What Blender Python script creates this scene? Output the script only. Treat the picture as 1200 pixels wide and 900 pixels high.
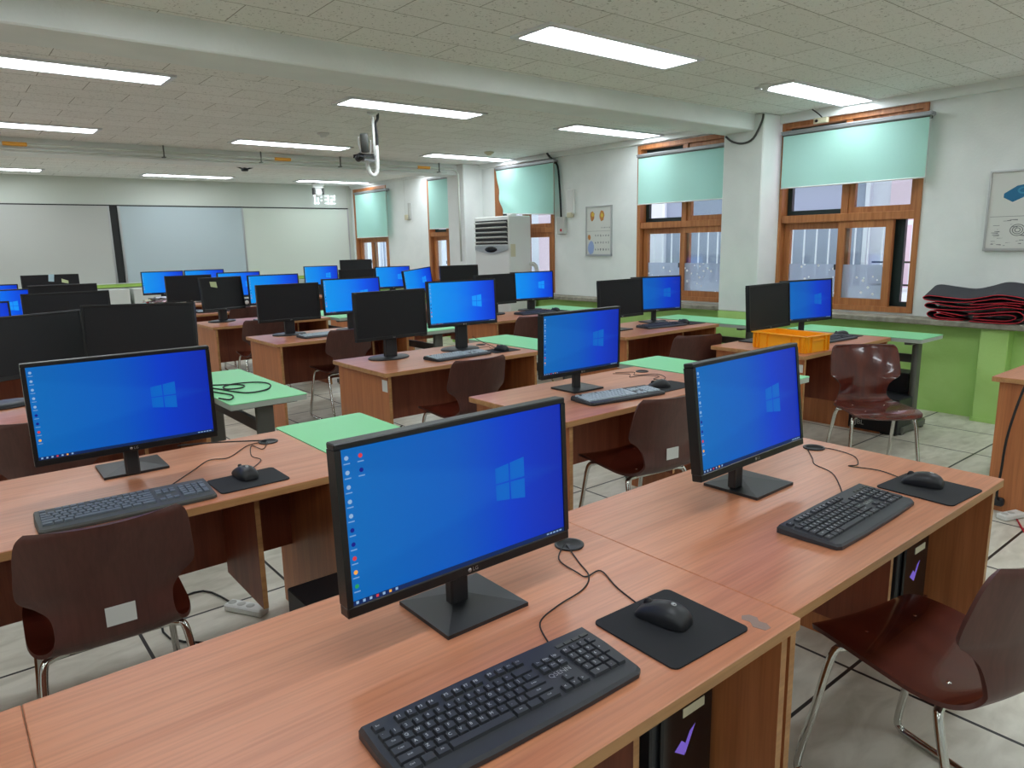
import bpy, math, random
from mathutils import Vector, Matrix, Euler
R_ = math.radians
SC = bpy.context.scene
COL = SC.collection
for o in list(bpy.data.objects): bpy.data.objects.remove(o)

# ------------------------------------------------------------------ camera, world, exposure
U = 1.05                       # metres per survey unit; survey z = 0 is the eye height
EYE = 1.37
def P(x, y, z=-EYE): return Vector((x*U, y*U, (z+EYE)*U))
def Z(z): return (z+EYE)*U
cam_d = bpy.data.cameras.new('camera'); cam = bpy.data.objects.new('camera', cam_d); COL.objects.link(cam)
cam_d.sensor_width = 36; cam_d.lens = 835.1/1200*36; cam_d.clip_start = .02; cam_d.clip_end = 200
yaw, pitch, roll = 0.6799, 0.1947, -0.0213
fw = Vector((math.sin(yaw)*math.cos(pitch), math.cos(yaw)*math.cos(pitch), -math.sin(pitch)))
rt = fw.cross(Vector((0, 0, 1))).normalized(); up = rt.cross(fw)
rt, up = rt*math.cos(roll)+up*math.sin(roll), -rt*math.sin(roll)+up*math.cos(roll)
M3 = Matrix((rt, up, -fw)).transposed()
cam.matrix_world = Matrix.Translation((0, 0, EYE*U)) @ M3.to_4x4()
SC.camera = cam
SC.view_settings.view_transform = 'Standard'; SC.view_settings.look = 'None'
SC.view_settings.exposure = 0.0; SC.view_settings.gamma = 1.0; SC.view_settings.use_curve_mapping = False
try:
    SC.cycles.use_denoising = True; SC.cycles.max_bounces = 8; SC.cycles.diffuse_bounces = 5; SC.cycles.sample_clamp_indirect = 6
except Exception: pass
LAMP = 13.5                     # radiance of a lamp diffuser
w = bpy.data.worlds.new('sky'); SC.world = w; w.use_nodes = True
w.node_tree.nodes['Background'].inputs[0].default_value = (.86, .91, 1, 1)
w.node_tree.nodes['Background'].inputs[1].default_value = 2.2

# ------------------------------------------------------------------ materials
def lin(c):
    return tuple(((v/255)/12.92 if v/255 <= .04045 else ((v/255+.055)/1.055)**2.4) for v in c)
MATS = {}
def mat(name, rgb, rough=.5, metal=0, spec=.5, coat=0, emit=None, estr=1, build=None):
    m = bpy.data.materials.new(name); m.use_nodes = True; nt = m.node_tree
    b = nt.nodes['Principled BSDF']; b.inputs['Base Color'].default_value = (*lin(rgb), 1)
    b.inputs['Roughness'].default_value = rough; b.inputs['Metallic'].default_value = metal
    b.inputs['Specular IOR Level'].default_value = spec; b.inputs['Coat Weight'].default_value = coat
    if emit: b.inputs['Emission Color'].default_value = (*lin(emit), 1); b.inputs['Emission Strength'].default_value = estr
    MATS[name] = m
    if build: build(nt, b)
    return m
def nd(nt, t, **k):
    n = nt.nodes.new(t)
    for a, v in k.items():
        if a.startswith('i_'): n.inputs[a[2:].replace('_', ' ')].default_value = v
        else: setattr(n, a, v)
    return n
def coords(nt, scale=(1, 1, 1), loc=(0, 0, 0), kind='Object', rot=(0, 0, 0)):
    tc = nd(nt, 'ShaderNodeTexCoord'); mp = nd(nt, 'ShaderNodeMapping')
    mp.inputs['Scale'].default_value = scale; mp.inputs['Location'].default_value = loc; mp.inputs['Rotation'].default_value = rot
    if kind == 'World':
        g = nd(nt, 'ShaderNodeNewGeometry'); nt.links.new(g.outputs['Position'], mp.inputs['Vector'])
    else: nt.links.new(tc.outputs[kind], mp.inputs['Vector'])
    return mp.outputs[0]
def ramp(nt, fac, stops):
    r = nd(nt, 'ShaderNodeValToRGB'); e = r.color_ramp.elements
    while len(e) < len(stops): e.new(.5)
    for el, (p, c) in zip(e, stops): el.position = p; el.color = (*lin(c), 1)
    nt.links.new(fac, r.inputs[0]); return r.outputs[0]
def noise(nt, vec, scale, detail=3, dist=0):
    n = nd(nt, 'ShaderNodeTexNoise'); n.inputs['Scale'].default_value = scale; n.inputs['Detail'].default_value = detail
    n.inputs['Distortion'].default_value = dist; nt.links.new(vec, n.inputs['Vector']); return n.outputs['Fac']
def mixc(nt, fac, a, b, mode='MIX'):
    m = nd(nt, 'ShaderNodeMix', data_type='RGBA', blend_type=mode)
    for s, v in ((0, fac), (6, a), (7, b)):
        if isinstance(v, (int, float)): m.inputs[s].default_value = v
        elif isinstance(v, tuple): m.inputs[s].default_value = (*lin(v), 1)
        else: nt.links.new(v, m.inputs[s])
    return m.outputs[2]
def bump(nt, b, h, strength=.2, dist=.01):
    n = nd(nt, 'ShaderNodeBump'); n.inputs['Strength'].default_value = strength; n.inputs['Distance'].default_value = dist
    nt.links.new(h, n.inputs['Height']); nt.links.new(n.outputs[0], b.inputs['Normal'])
def wood(c1, c2, axis=0, freq=1, rscale=1):
    def f(nt, b):
        s = [26*freq, 26*freq, 26*freq]; s[axis] = 1.6*freq
        v = coords(nt, tuple(s)); n1 = noise(nt, v, 1.0, 4, .35)
        s2 = [130*freq]*3; s2[axis] = 5*freq
        n2 = noise(nt, coords(nt, tuple(s2)), 1.0, 2)
        c = ramp(nt, n1, [(.32, c1), (.68, c2)])
        c = mixc(nt, .16, c, ramp(nt, n2, [(.35, (90, 90, 90)), (.6, (255, 255, 255))]), 'MULTIPLY')
        nt.links.new(c, b.inputs['Base Color'])
    return f
mat('desk_top', (190, 120, 88), .33, build=wood((194, 124, 88), (206, 138, 102), 0))
mat('desk_edge', (176, 130, 82), .5, build=wood((172, 122, 74), (192, 144, 94), 0))
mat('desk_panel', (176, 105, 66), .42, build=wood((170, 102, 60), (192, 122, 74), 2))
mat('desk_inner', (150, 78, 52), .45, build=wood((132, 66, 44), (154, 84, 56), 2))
mat('chair_ply', (92, 34, 26), .16, coat=.6, build=wood((74, 27, 21), (104, 44, 31), 2, .8))
mat('chair_back_ply', (92, 62, 50), .38, build=wood((82, 48, 42), (94, 58, 50), 2, .8))
mat('window_wood', (178, 112, 62), .45, build=wood((162, 98, 52), (190, 126, 74), 2, 1.2))
mat('chrome', (210, 210, 205), .12, 1)
mat('steel_grey', (96, 98, 92), .45, .2)
mat('cassette_grey', (150, 152, 154), .4, .3)
mat('dark_grey', (70, 72, 68), .5)
mat('silver', (190, 192, 192), .3, .8)
mat('black_plastic', (34, 35, 38), .45)
mat('black_matte', (17, 17, 19), .7)
mat('black_gloss', (14, 14, 16), .15)
mat('bezel', (17, 17, 19), .38)
mat('screen_off', (21, 21, 25), .5, spec=.35)
mat('white_plastic', (222, 224, 220), .45)
mat('key_grey', (176, 188, 196), .55)
mat('key_mid', (98, 106, 114), .5)
mat('key_black', (52, 54, 59), .5)
mat('legend', (205, 208, 212), .6)
mat('mouse_pad', (30, 31, 34), .85)
mat('rubber', (20, 20, 21), .6)
mat('green_top', (132, 218, 156), .42)
mat('table_edge', (176, 186, 174), .5)
mat('orange', (255, 174, 28), .38)
mat('purple', (140, 110, 235), .4, emit=(140, 110, 235), estr=.25)
mat('red_edge', (190, 24, 44), .7)
mat('mat_black', (54, 55, 60), .85)
mat('kb_body', (50, 52, 57), .45)
mat('scuff', (146, 122, 112), .8)
mat('seat_ply', (92, 34, 26), .2, coat=.5, build=wood((70, 25, 20), (96, 40, 28), 1, .8))
mat('paper', (214, 216, 210), .7)
mat('note_green', (206, 218, 168), .7)
mat('note_blue', (180, 210, 220), .7)
mat('yellow_tape', (226, 158, 40), .5)
mat('clock_led', (255, 255, 255), emit=(225, 236, 250), estr=1.0)
mat('lamp', (255, 255, 255), emit=(240, 248, 255), estr=LAMP)
mat('lamp_frame', (226, 228, 230), .4)
mat('dark_gap', (28, 30, 30), .6)
mat('window_dark', (22, 44, 44), .4)
mat('wb_grey', (186, 188, 182), .35)
mat('wb_blue', (180, 194, 198), .25)
mat('wb_pale', (206, 214, 202), .35)
mat('wall_strip', (204, 210, 200), .5)
mat('lime', (160, 196, 90), .6)
mat('cabinet_white', (212, 216, 210), .5)
mat('cream_box', (206, 200, 170), .6)
mat('out_pink', (226, 200, 214), .8)
mat('out_lavender', (222, 224, 234), .8)
mat('out_white', (229, 231, 239), .7)
mat('out_dark', (150, 158, 178), .5)
def ceil(nt, b):
    v = coords(nt, (1, 1, 1), (.18, .07, 0), 'World')
    br = nd(nt, 'ShaderNodeTexBrick', offset=.5); nt.links.new(v, br.inputs['Vector'])
    br.inputs['Scale'].default_value = 1; br.inputs['Brick Width'].default_value = .6; br.inputs['Row Height'].default_value = .3
    br.inputs['Mortar Size'].default_value = .0028; br.inputs['Mortar Smooth'].default_value = .3
    br.inputs['Color1'].default_value = (*lin((240, 240, 236)), 1); br.inputs['Color2'].default_value = (*lin((234, 234, 229)), 1)
    br.inputs['Mortar'].default_value = (*lin((150, 148, 136)), 1)
    n = noise(nt, coords(nt, (60, 60, 60), kind='World'), 1, 4, .8)
    sp = ramp(nt, n, [(.33, (120, 118, 106)), (.39, (255, 255, 255))])
    nt.links.new(mixc(nt, .6, br.outputs[0], sp, 'MULTIPLY'), b.inputs['Base Color'])
mat('ceiling_tile', (194, 194, 182), .85, build=ceil)
def floor_b(nt, b):
    v = coords(nt, (1, 1, 1), (-(2.14*U % .6), -(.94*U % .625), 0), 'World')
    br = nd(nt, 'ShaderNodeTexBrick', offset=0, squash=1); nt.links.new(v, br.inputs['Vector'])
    br.inputs['Scale'].default_value = 1; br.inputs['Brick Width'].default_value = .6; br.inputs['Row Height'].default_value = .625
    br.inputs['Mortar Size'].default_value = .0065; br.inputs['Mortar Smooth'].default_value = .1
    br.inputs['Color1'].default_value = (*lin((222, 218, 204)), 1); br.inputs['Color2'].default_value = (*lin((210, 206, 192)), 1)
    br.inputs['Mortar'].default_value = (*lin((24, 23, 22)), 1)
    n = noise(nt, coords(nt, (6, 14, 6), kind='World'), 1, 6, .6)
    c = mixc(nt, .55, br.outputs[0], ramp(nt, n, [(.3, (190, 186, 176)), (.65, (255, 255, 255))]), 'MULTIPLY')
    nt.links.new(c, b.inputs['Base Color'])
mat('floor_tile', (190, 186, 172), .4, build=floor_b)
def plaster(c, d, sc=5):
    def f(nt, b):
        n = noise(nt, coords(nt, (1, 1, 1), kind='World'), sc, 5, .4)
        nt.links.new(ramp(nt, n, [(.3, c), (.7, d)]), b.inputs['Base Color'])
        bump(nt, b, noise(nt, coords(nt, (1, 1, 1), kind='World'), 60, 4), .25, .006)
    return f
mat('wall_white', (216, 222, 214), .7, build=plaster((226, 231, 228), (236, 240, 237), 3))
mat('wall_green', (160, 205, 104), .6, build=plaster((176, 222, 124), (190, 233, 140), 3))
mat('ledge', (150, 146, 130), .8, build=plaster((120, 116, 102), (166, 162, 146), 14))
mat('pink_wall', (226, 190, 210), .8)
def cloth(nt, b):
    v = coords(nt, (1, 1, 1)); n = noise(nt, v, 400, 1)
    nt.links.new(ramp(nt, n, [(.3, (176, 228, 214)), (.7, (188, 236, 222))]), b.inputs['Base Color'])
    tr = nd(nt, 'ShaderNodeBsdfTranslucent'); tr.inputs[0].default_value = (*lin((170, 225, 210)), 1)
    ms = nd(nt, 'ShaderNodeMixShader'); ms.inputs[0].default_value = .3
    out = nt.nodes['Material Output']
    nt.links.new(b.outputs[0], ms.inputs[1]); nt.links.new(tr.outputs[0], ms.inputs[2]); nt.links.new(ms.outputs[0], out.inputs[0])
mat('blind_cloth', (160, 215, 198), .8, build=cloth)
def glass(nt, b):
    out = nt.nodes['Material Output']; t = nd(nt, 'ShaderNodeBsdfTransparent'); t.inputs[0].default_value = (.88, .93, .93, 1)
    g = nd(nt, 'ShaderNodeBsdfGlossy'); g.inputs['Roughness'].default_value = .05; g.inputs[0].default_value = (.8, .85, .9, 1)
    ms = nd(nt, 'ShaderNodeMixShader'); ms.inputs[0].default_value = .1
    nt.links.new(t.outputs[0], ms.inputs[1]); nt.links.new(g.outputs[0], ms.inputs[2]); nt.links.new(ms.outputs[0], out.inputs[0])
mat('glass', (255, 255, 255), build=glass)
def film(nt, b):
    out = nt.nodes['Material Output']; t = nd(nt, 'ShaderNodeBsdfTransparent'); t.inputs[0].default_value = (.84, .88, .92, 1)
    d = nd(nt, 'ShaderNodeBsdfDiffuse'); tl = nd(nt, 'ShaderNodeBsdfTranslucent')
    d.inputs[0].default_value = (*lin((205, 214, 224)), 1); tl.inputs[0].default_value = (*lin((212, 222, 236)), 1)
    v = nd(nt, 'ShaderNodeTexVoronoi'); v.inputs['Scale'].default_value = 1; nt.links.new(coords(nt, (15, 15, 15)), v.inputs['Vector'])
    st = ramp(nt, v.outputs['Distance'], [(.17, (255, 255, 255)), (.21, (0, 0, 0))])
    ms = nd(nt, 'ShaderNodeMixShader'); ms.inputs[0].default_value = .5
    m2 = nd(nt, 'ShaderNodeMixShader'); m2.inputs[0].default_value = .5
    m3 = nd(nt, 'ShaderNodeMixShader'); wh = nd(nt, 'ShaderNodeBsdfDiffuse'); wh.inputs[0].default_value = (.95, .97, 1, 1)
    nt.links.new(d.outputs[0], ms.inputs[1]); nt.links.new(tl.outputs[0], ms.inputs[2])
    nt.links.new(t.outputs[0], m2.inputs[1]); nt.links.new(ms.outputs[0], m2.inputs[2])
    nt.links.new(st, m3.inputs[0]); nt.links.new(m2.outputs[0], m3.inputs[1]); nt.links.new(wh.outputs[0], m3.inputs[2])
    nt.links.new(m3.outputs[0], out.inputs[0])
mat('star_film', (200, 210, 225), build=film)
# lit display: a desktop wallpaper, cyan towards one edge and deep blue towards the other, a soft beam around the window emblem
def wallpaper(k, near):
    def f(nt, b):
        tc = nd(nt, 'ShaderNodeTexCoord'); sp = nd(nt, 'ShaderNodeSeparateXYZ'); nt.links.new(tc.outputs['UV'], sp.inputs[0])
        if near: c = ramp(nt, sp.outputs[0], [(0, (0, 106, 188)), (.45, (0, 90, 196)), (.72, (0, 60, 206)), (1, (4, 42, 178))])
        else: c = ramp(nt, sp.outputs[0], [(0, (0, 150, 238)), (.4, (0, 130, 240)), (.72, (0, 88, 236)), (1, (0, 50, 205))])
        # beam: |v-.52| < (u distance to emblem) * slope
        a = nd(nt, 'ShaderNodeMath', operation='SUBTRACT'); nt.links.new(sp.outputs[1], a.inputs[0]); a.inputs[1].default_value = .52
        ab = nd(nt, 'ShaderNodeMath', operation='ABSOLUTE'); nt.links.new(a.outputs[0], ab.inputs[0])
        d = nd(nt, 'ShaderNodeMath', operation='SUBTRACT'); d.inputs[0].default_value = 1.05; nt.links.new(sp.outputs[0], d.inputs[1])
        m = nd(nt, 'ShaderNodeMath', operation='MULTIPLY'); nt.links.new(d.outputs[0], m.inputs[0]); m.inputs[1].default_value = .36
        q = nd(nt, 'ShaderNodeMath', operation='SUBTRACT'); nt.links.new(m.outputs[0], q.inputs[0]); nt.links.new(ab.outputs[0], q.inputs[1])
        s = nd(nt, 'ShaderNodeMath', operation='MULTIPLY', use_clamp=True); nt.links.new(q.outputs[0], s.inputs[0]); s.inputs[1].default_value = 14
        s2 = nd(nt, 'ShaderNodeMath', operation='MULTIPLY'); nt.links.new(s.outputs[0], s2.inputs[0]); s2.inputs[1].default_value = .07
        c = mixc(nt, s2.outputs[0], c, (40, 150, 240))
        nt.links.new(c, b.inputs['Emission Color']); b.inputs['Emission Strength'].default_value = k
        b.inputs['Base Color'].default_value = (.01, .01, .012, 1)
    return f
mat('wallpaper_dim', (5, 5, 6), .4, spec=.15, build=wallpaper(.88, True))
mat('wallpaper_bright', (5, 5, 6), .4, spec=.15, build=wallpaper(.95, False))
def emi(name, rgb, s=1): mat(name, (5, 5, 6), .5, spec=.2, emit=rgb, estr=s)
emi('logo_dim', (4, 98, 196)); emi('logo_bright', (20, 148, 246))
emi('taskbar', (16, 40, 88)); emi('icon_white', (140, 172, 208)); emi('icon_red', (205, 60, 70)); emi('icon_navy', (20, 24, 130))
emi('icon_orange', (235, 165, 70)); emi('icon_green', (40, 150, 90)); emi('icon_label', (120, 160, 205))

# ------------------------------------------------------------------ mesh helpers
class MB:
    def __init__(s): s.v = []; s.f = []; s.m = []; s.sm = []; s.uv = {}
    def add(s, vs, fs, m=0, smooth=False):
        k = len(s.v); s.v += [Vector(v) for v in vs]
        for f in fs: s.f.append([i+k for i in f]); s.m.append(m); s.sm.append(smooth)
        return s
    def box(s, x0, x1, y0, y1, z0, z1, m=0, bev=0, tf=None):
        if bev:
            b = min(bev, (x1-x0)/2.1, (y1-y0)/2.1, (z1-z0)/2.1); vs = []
            idx = {}
            for ix, (X, sx) in enumerate(((x0, 1), (x1, -1))):
                for iy, (Y, sy) in enumerate(((y0, 1), (y1, -1))):
                    for iz, (Zz, sz) in enumerate(((z0, 1), (z1, -1))):
                        for a in range(3):
                            p = [X+sx*b, Y+sy*b, Zz+sz*b]; p[a] = (X, Y, Zz)[a]; idx[(ix, iy, iz, a)] = len(vs); vs.append(p)
            I = lambda *q: idx[q]; fs = []
            for k in (0, 1):
                fs.append([I(k, 0, 0, 0), I(k, 0, 1, 0), I(k, 1, 1, 0), I(k, 1, 0, 0)] if k == 0 else [I(k, 0, 0, 0), I(k, 1, 0, 0), I(k, 1, 1, 0), I(k, 0, 1, 0)])
                fs.append([I(0, k, 0, 1), I(1, k, 0, 1), I(1, k, 1, 1), I(0, k, 1, 1)] if k == 0 else [I(0, k, 0, 1), I(0, k, 1, 1), I(1, k, 1, 1), I(1, k, 0, 1)])
                fs.append([I(0, 0, k, 2), I(0, 1, k, 2), I(1, 1, k, 2), I(1, 0, k, 2)] if k == 0 else [I(0, 0, k, 2), I(1, 0, k, 2), I(1, 1, k, 2), I(0, 1, k, 2)])
            for a in (0, 1):
                for c in (0, 1):
                    fs.append([I(a, c, 0, 0), I(a, c, 1, 0), I(a, c, 1, 1), I(a, c, 0, 1)])
                    fs.append([I(a, 0, c, 0), I(a, 1, c, 0), I(a, 1, c, 2), I(a, 0, c, 2)])
                    fs.append([I(0, a, c, 1), I(1, a, c, 1), I(1, a, c, 2), I(0, a, c, 2)])
            for a in (0, 1):
                for c in (0, 1):
                    for e in (0, 1): fs.append([I(a, c, e, 0), I(a, c, e, 1), I(a, c, e, 2)])
            ctr = Vector(((x0+x1)/2, (y0+y1)/2, (z0+z1)/2)); out = []
            for f in fs:
                p = [Vector(vs[i]) for i in f]; n = (p[1]-p[0]).cross(p[2]-p[0]); c = sum(p, Vector())/len(p)
                out.append(f if n.dot(c-ctr) > 0 else f[::-1])
            fs = out
        else:
            vs = [(x, y, z) for x in (x0, x1) for y in (y0, y1) for z in (z0, z1)]
            fs = [[0, 1, 3, 2], [4, 6, 7, 5], [0, 4, 5, 1], [2, 3, 7, 6], [0, 2, 6, 4], [1, 5, 7, 3]]
        if tf: vs = [tf @ Vector(v) for v in vs]
        return s.add(vs, fs, m)
    def quad(s, a, b, c, d, m=0): return s.add([a, b, c, d], [[0, 1, 2, 3]], m)
    def prism(s, pts, z0, z1, m=0, tf=None, smooth=False):
        n = len(pts); vs = [(x, y, z0) for x, y in pts]+[(x, y, z1) for x, y in pts]
        if tf: vs = [tf @ Vector(v) for v in vs]
        s.add(vs, [list(range(n))[::-1], list(range(n, 2*n))], m)
        return s.add(vs, [[i, (i+1) % n, n+(i+1) % n, n+i] for i in range(n)], m, smooth)
    def lathe(s, prof, n=24, m=0, sx=1, sy=1, tf=None, c=(0, 0)):
        vs = []; fs = []
        for r, z in prof:
            for i in range(n):
                a = 2*math.pi*i/n; vs.append(Vector((c[0]+r*sx*math.cos(a), c[1]+r*sy*math.sin(a), z)))
        k = len(prof)
        for j in range(k-1):
            for i in range(n): fs.append([j*n+i, j*n+(i+1) % n, (j+1)*n+(i+1) % n, (j+1)*n+i])
        fs.append(list(range(n))[::-1]); fs.append([(k-1)*n+i for i in range(n)])
        if tf: vs = [tf @ v for v in vs]
        return s.add(vs, fs, m, True)
    def tube(s, pts, r, n=8, m=0, smooth=4, caps=True):
        pts = spline(pts, smooth) if smooth > 1 else [Vector(p) for p in pts]
        vs = []; fs = []; up_ = None
        for i, p in enumerate(pts):
            t = (pts[min(i+1, len(pts)-1)]-pts[max(i-1, 0)])
            if t.length < 1e-9: t = Vector((0, 0, 1))
            t.normalize()
            if up_ is None: up_ = t.orthogonal().normalized()
            up_ = (up_-t*up_.dot(t)); up_ = up_.normalized() if up_.length > 1e-6 else t.orthogonal().normalized()
            b = t.cross(up_)
            for k in range(n):
                a = 2*math.pi*k/n; vs.append(p+up_*math.cos(a)*r+b*math.sin(a)*r)
        for i in range(len(pts)-1):
            for k in range(n): fs.append([i*n+k, i*n+(k+1) % n, (i+1)*n+(k+1) % n, (i+1)*n+k])
        if caps: fs.append(list(range(n))[::-1]); fs.append([(len(pts)-1)*n+k for k in range(n)])
        return s.add(vs, fs, m, True)
    def mesh(s, name, mats):
        me = bpy.data.meshes.new(name); me.from_pydata([tuple(v) for v in s.v], [], s.f)
        for q in (mats if isinstance(mats, (list, tuple)) else [mats]): me.materials.append(MATS[q])
        me.polygons.foreach_set('material_index', s.m); me.polygons.foreach_set('use_smooth', s.sm)
        me.update(); return me
    def obj(s, name, mats, parent=None, loc=None, rz=0, **tags):
        return link(name, s.mesh(name, mats), parent, loc, rz, **tags)
def spline(pts, k):
    pts = [Vector(p) for p in pts]
    if len(pts) < 3: return pts
    out = []
    for i in range(len(pts)-1):
        p0, p1, p2, p3 = pts[max(i-1, 0)], pts[i], pts[i+1], pts[min(i+2, len(pts)-1)]
        for j in range(k):
            t = j/k; out.append(.5*((2*p1)+(p2-p0)*t+(2*p0-5*p1+4*p2-p3)*t*t+(3*p1-p0-3*p2+p3)*t**3))
    out.append(pts[-1]); return out
def settags(o, label=None, cat=None, group=None, kind=None):
    if label: o['label'] = label
    if cat: o['category'] = cat
    if group: o['group'] = group
    if kind: o['kind'] = kind
    return o
def link(name, me, parent=None, loc=None, rz=0, **tags):
    o = bpy.data.objects.new(name, me); COL.objects.link(o); o.parent = parent
    if loc is not None: o.location = loc
    if rz: o.rotation_euler = (0, 0, rz)
    return settags(o, **tags)
def empty(name, loc=(0, 0, 0), rz=0, parent=None, **tags):
    o = link(name, None, parent, loc, rz, **tags); o.empty_display_size = .1; return o
def clone(o, parent=None, **tags):
    c = o.copy(); COL.objects.link(c); c.parent = parent
    for ch in list(o.children): clone(ch, c)
    if parent is None:
        for k in ('label', 'group'):
            if k in c.keys() and k not in tags: del c[k]
    return settags(c, **tags)
def struct(name, mb, mats, **k): return mb.obj(name, mats, kind='structure', **k)
def rot_rect(w, h, r, n=5):     # rounded rectangle outline
    pts = []
    for cx, cy, a0 in ((w/2-r, h/2-r, 0), (-w/2+r, h/2-r, 90), (-w/2+r, -h/2+r, 180), (w/2-r, -h/2+r, 270)):
        for i in range(n): a = R_(a0+90*i/(n-1)); pts.append((cx+r*math.cos(a), cy+r*math.sin(a)))
    return pts
_tc = {}
def text_geo(s, size):
    if (s, size) in _tc: return _tc[(s, size)]
    cu = bpy.data.curves.new('t', 'FONT'); cu.body = s; cu.size = size; cu.align_x = 'CENTER'; cu.align_y = 'CENTER'; cu.resolution_u = 2
    ob = bpy.data.objects.new('t', cu); COL.objects.link(ob); dg = bpy.context.evaluated_depsgraph_get(); dg.update()
    me = ob.evaluated_get(dg).to_mesh(); g = ([v.co.copy() for v in me.vertices], [list(p.vertices) for p in me.polygons])
    ob.evaluated_get(dg).to_mesh_clear(); bpy.data.objects.remove(ob); bpy.data.curves.remove(cu); _tc[(s, size)] = g
    return g
def add_text(mb, s, size, tf, m=0):
    v, f = text_geo(s, size); mb.add([tf @ q for q in v], f, m)

# ------------------------------------------------------------------ room shell
CH = Z(1.054)                  # ceiling height
XW = 6.06*U; XG = 6.02*U; YF = 11.93*U; XL = -3.9*U; YB = -3.2*U
struct('floor', MB().box(XL-.1, XW+.3, YB-.1, YF+.1, -.1, 0), 'floor_tile')
struct('ceiling', MB().box(XL-.1, XW+.3, YB-.1, YF+.1, CH, CH+.1), 'ceiling_tile')
struct('wall_left', MB().box(XL-.1, XL, YB, YF, 0, CH), 'wall_white')
struct('wall_back', MB().box(XL, XW+.2, YB-.1, YB, 0, CH), 'wall_white')
struct('wall_front', MB().box(XL, XW+.2, YF, YF+.1, 0, CH), 'wall_strip')
WIN = [(2.40, 3.615), (4.05, 5.27), (6.60, 7.76), (8.44, 9.43), (10.68, 11.83)]
ZB, ZT = Z(-.615), Z(.985)
mb = MB(); prev = YB; zg = Z(-.66)
for a, b in WIN+[(YF/U, None)]:
    mb.box(XW, XW+.22, prev, a*U, zg, CH); 
    if b is None: break
    mb.box(XW, XW+.22, a*U, b*U, zg, ZB); mb.box(XW, XW+.22, a*U, b*U, ZT, CH); prev = b*U
mb.box(XW-.04, XW+.22, YB, YF, 0, zg, 1)
struct('wall_right', mb, ['wall_white', 'wall_green'])
struct('trim_1', MB().box(XW-.06, XW, YB, 3.6*U, CH-.075, CH).box(XW-.05, XW, 4.0*U, 8.05*U, CH-.06, CH).box(XW-.04, XW, 8.45*U, YF, CH-.04, CH), 'wall_white')
struct('trim_2', MB().box(XW-.215, XW, YB, 3.6*U, Z(-.675), Z(-.632), bev=.006).box(XW-.215, XW, 3.99*U, 8.05*U, Z(-.675), Z(-.632), bev=.006)
       .box(XW-.215, XW, 8.45*U, YF, Z(-.675), Z(-.632), bev=.006), 'ledge')
struct('beam', MB().box(XL, XW, 3.69*U, 4.02*U, Z(.917), CH+.01, bev=.008), 'wall_white')
struct('beam', MB().box(XL, XW, 8.2*U, 8.5*U, Z(.917), CH+.01, bev=.008), 'wall_white')
struct('column', MB().box(5.75*U, XW+.01, 3.60*U, 4.0*U, Z(-.66), CH, bev=.01).box(5.75*U, XW+.01, 3.60*U, 4.0*U, 0, Z(-.66), 1), ['wall_white', 'wall_green'])
struct('column', MB().box(5.75*U, XW+.01, 8.05*U, 8.45*U, Z(-.66), CH, bev=.01).box(5.75*U, XW+.01, 8.05*U, 8.45*U, 0, Z(-.66), 1), ['wall_white', 'wall_green'])
struct('column', MB().box(XW-.16, XW-.04, 1.68*U, 1.86*U, 0, Z(-.675), bev=.006).box(XW-.165, XW-.04, 1.67*U, 1.87*U, 0, .03), 'wall_green')
# front wall: writing-board panels, joints, cabinets beneath
mb = MB()
struct('trim_3', MB().box(XL, 6.0*U, YF-.02, YF, Z(.655), Z(.672)), 'dark_gap')
bd = empty('whiteboard', (0, 0, 0), label='grey sliding board panel on the front wall beside the dark slot', cat='whiteboard', group='board panels on the front wall')
MB().box(XL+.3, 2.17*U, YF-.025, YF, Z(-.455), Z(.655)).obj('writing_surface', 'wb_grey', bd)
MB().box(2.17*U, 2.195*U, YF-.03, YF, Z(-.455), Z(.655)).obj('frame', 'silver', bd)
bd = empty('whiteboard', (0, 0, 0), label='bluish middle whiteboard panel right of the dark slot on front wall', cat='whiteboard', group='board panels on the front wall')
MB().box(2.33*U, 4.09*U, YF-.03, YF, Z(-.455), Z(.652)).obj('writing_surface', 'wb_blue', bd)
MB().box(2.30*U, 2.33*U, YF-.035, YF, Z(-.455), Z(.655)).obj('frame', 'silver', bd)
MB().box(4.09*U, 4.115*U, YF-.036, YF, Z(-.455), Z(.655)).obj('frame', 'silver', bd)
struct('trim_4', MB().box(2.195*U, 2.30*U, YF-.012, YF, Z(-.455), Z(.655)), 'dark_gap')
bd = empty('whiteboard', (0, 0, 0), label='pale cream board panel on the front wall next to the windows', cat='whiteboard', group='board panels on the front wall')
MB().box(4.115*U, 5.95*U, YF-.025, YF, Z(-.455), Z(.652)).obj('writing_surface', 'wb_pale', bd)
MB().box(5.95*U, 5.97*U, YF-.03, YF, Z(-.455), Z(.655)).obj('frame', 'silver', bd)
struct('trim_5', MB().box(XL, 6.02*U, YF-.05, YF, Z(-.465), Z(-.455)), 'wall_strip')
struct('trim_6', MB().box(XL, 6.02*U, YF-.04, YF, Z(-.515), Z(-.465)), 'lime')
struct('trim_7', MB().box(2.16*U, 2.165*U, YF-.003, YF, Z(.672), CH).box(4.1*U, 4.105*U, YF-.003, YF, Z(.672), CH).box(5.97*U, 6.0*U, YF-.02, YF, 0, CH), 'wb_pale')
g = 'low white cabinets under the boards'
lab = ['low white cabinet under the grey board panel, far end', 'low white cabinet under the bluish board panel with dark knobs', 'low white cabinet under the bluish board beside the cream one', 'low white cabinet under the cream board panel by the windows']
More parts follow.
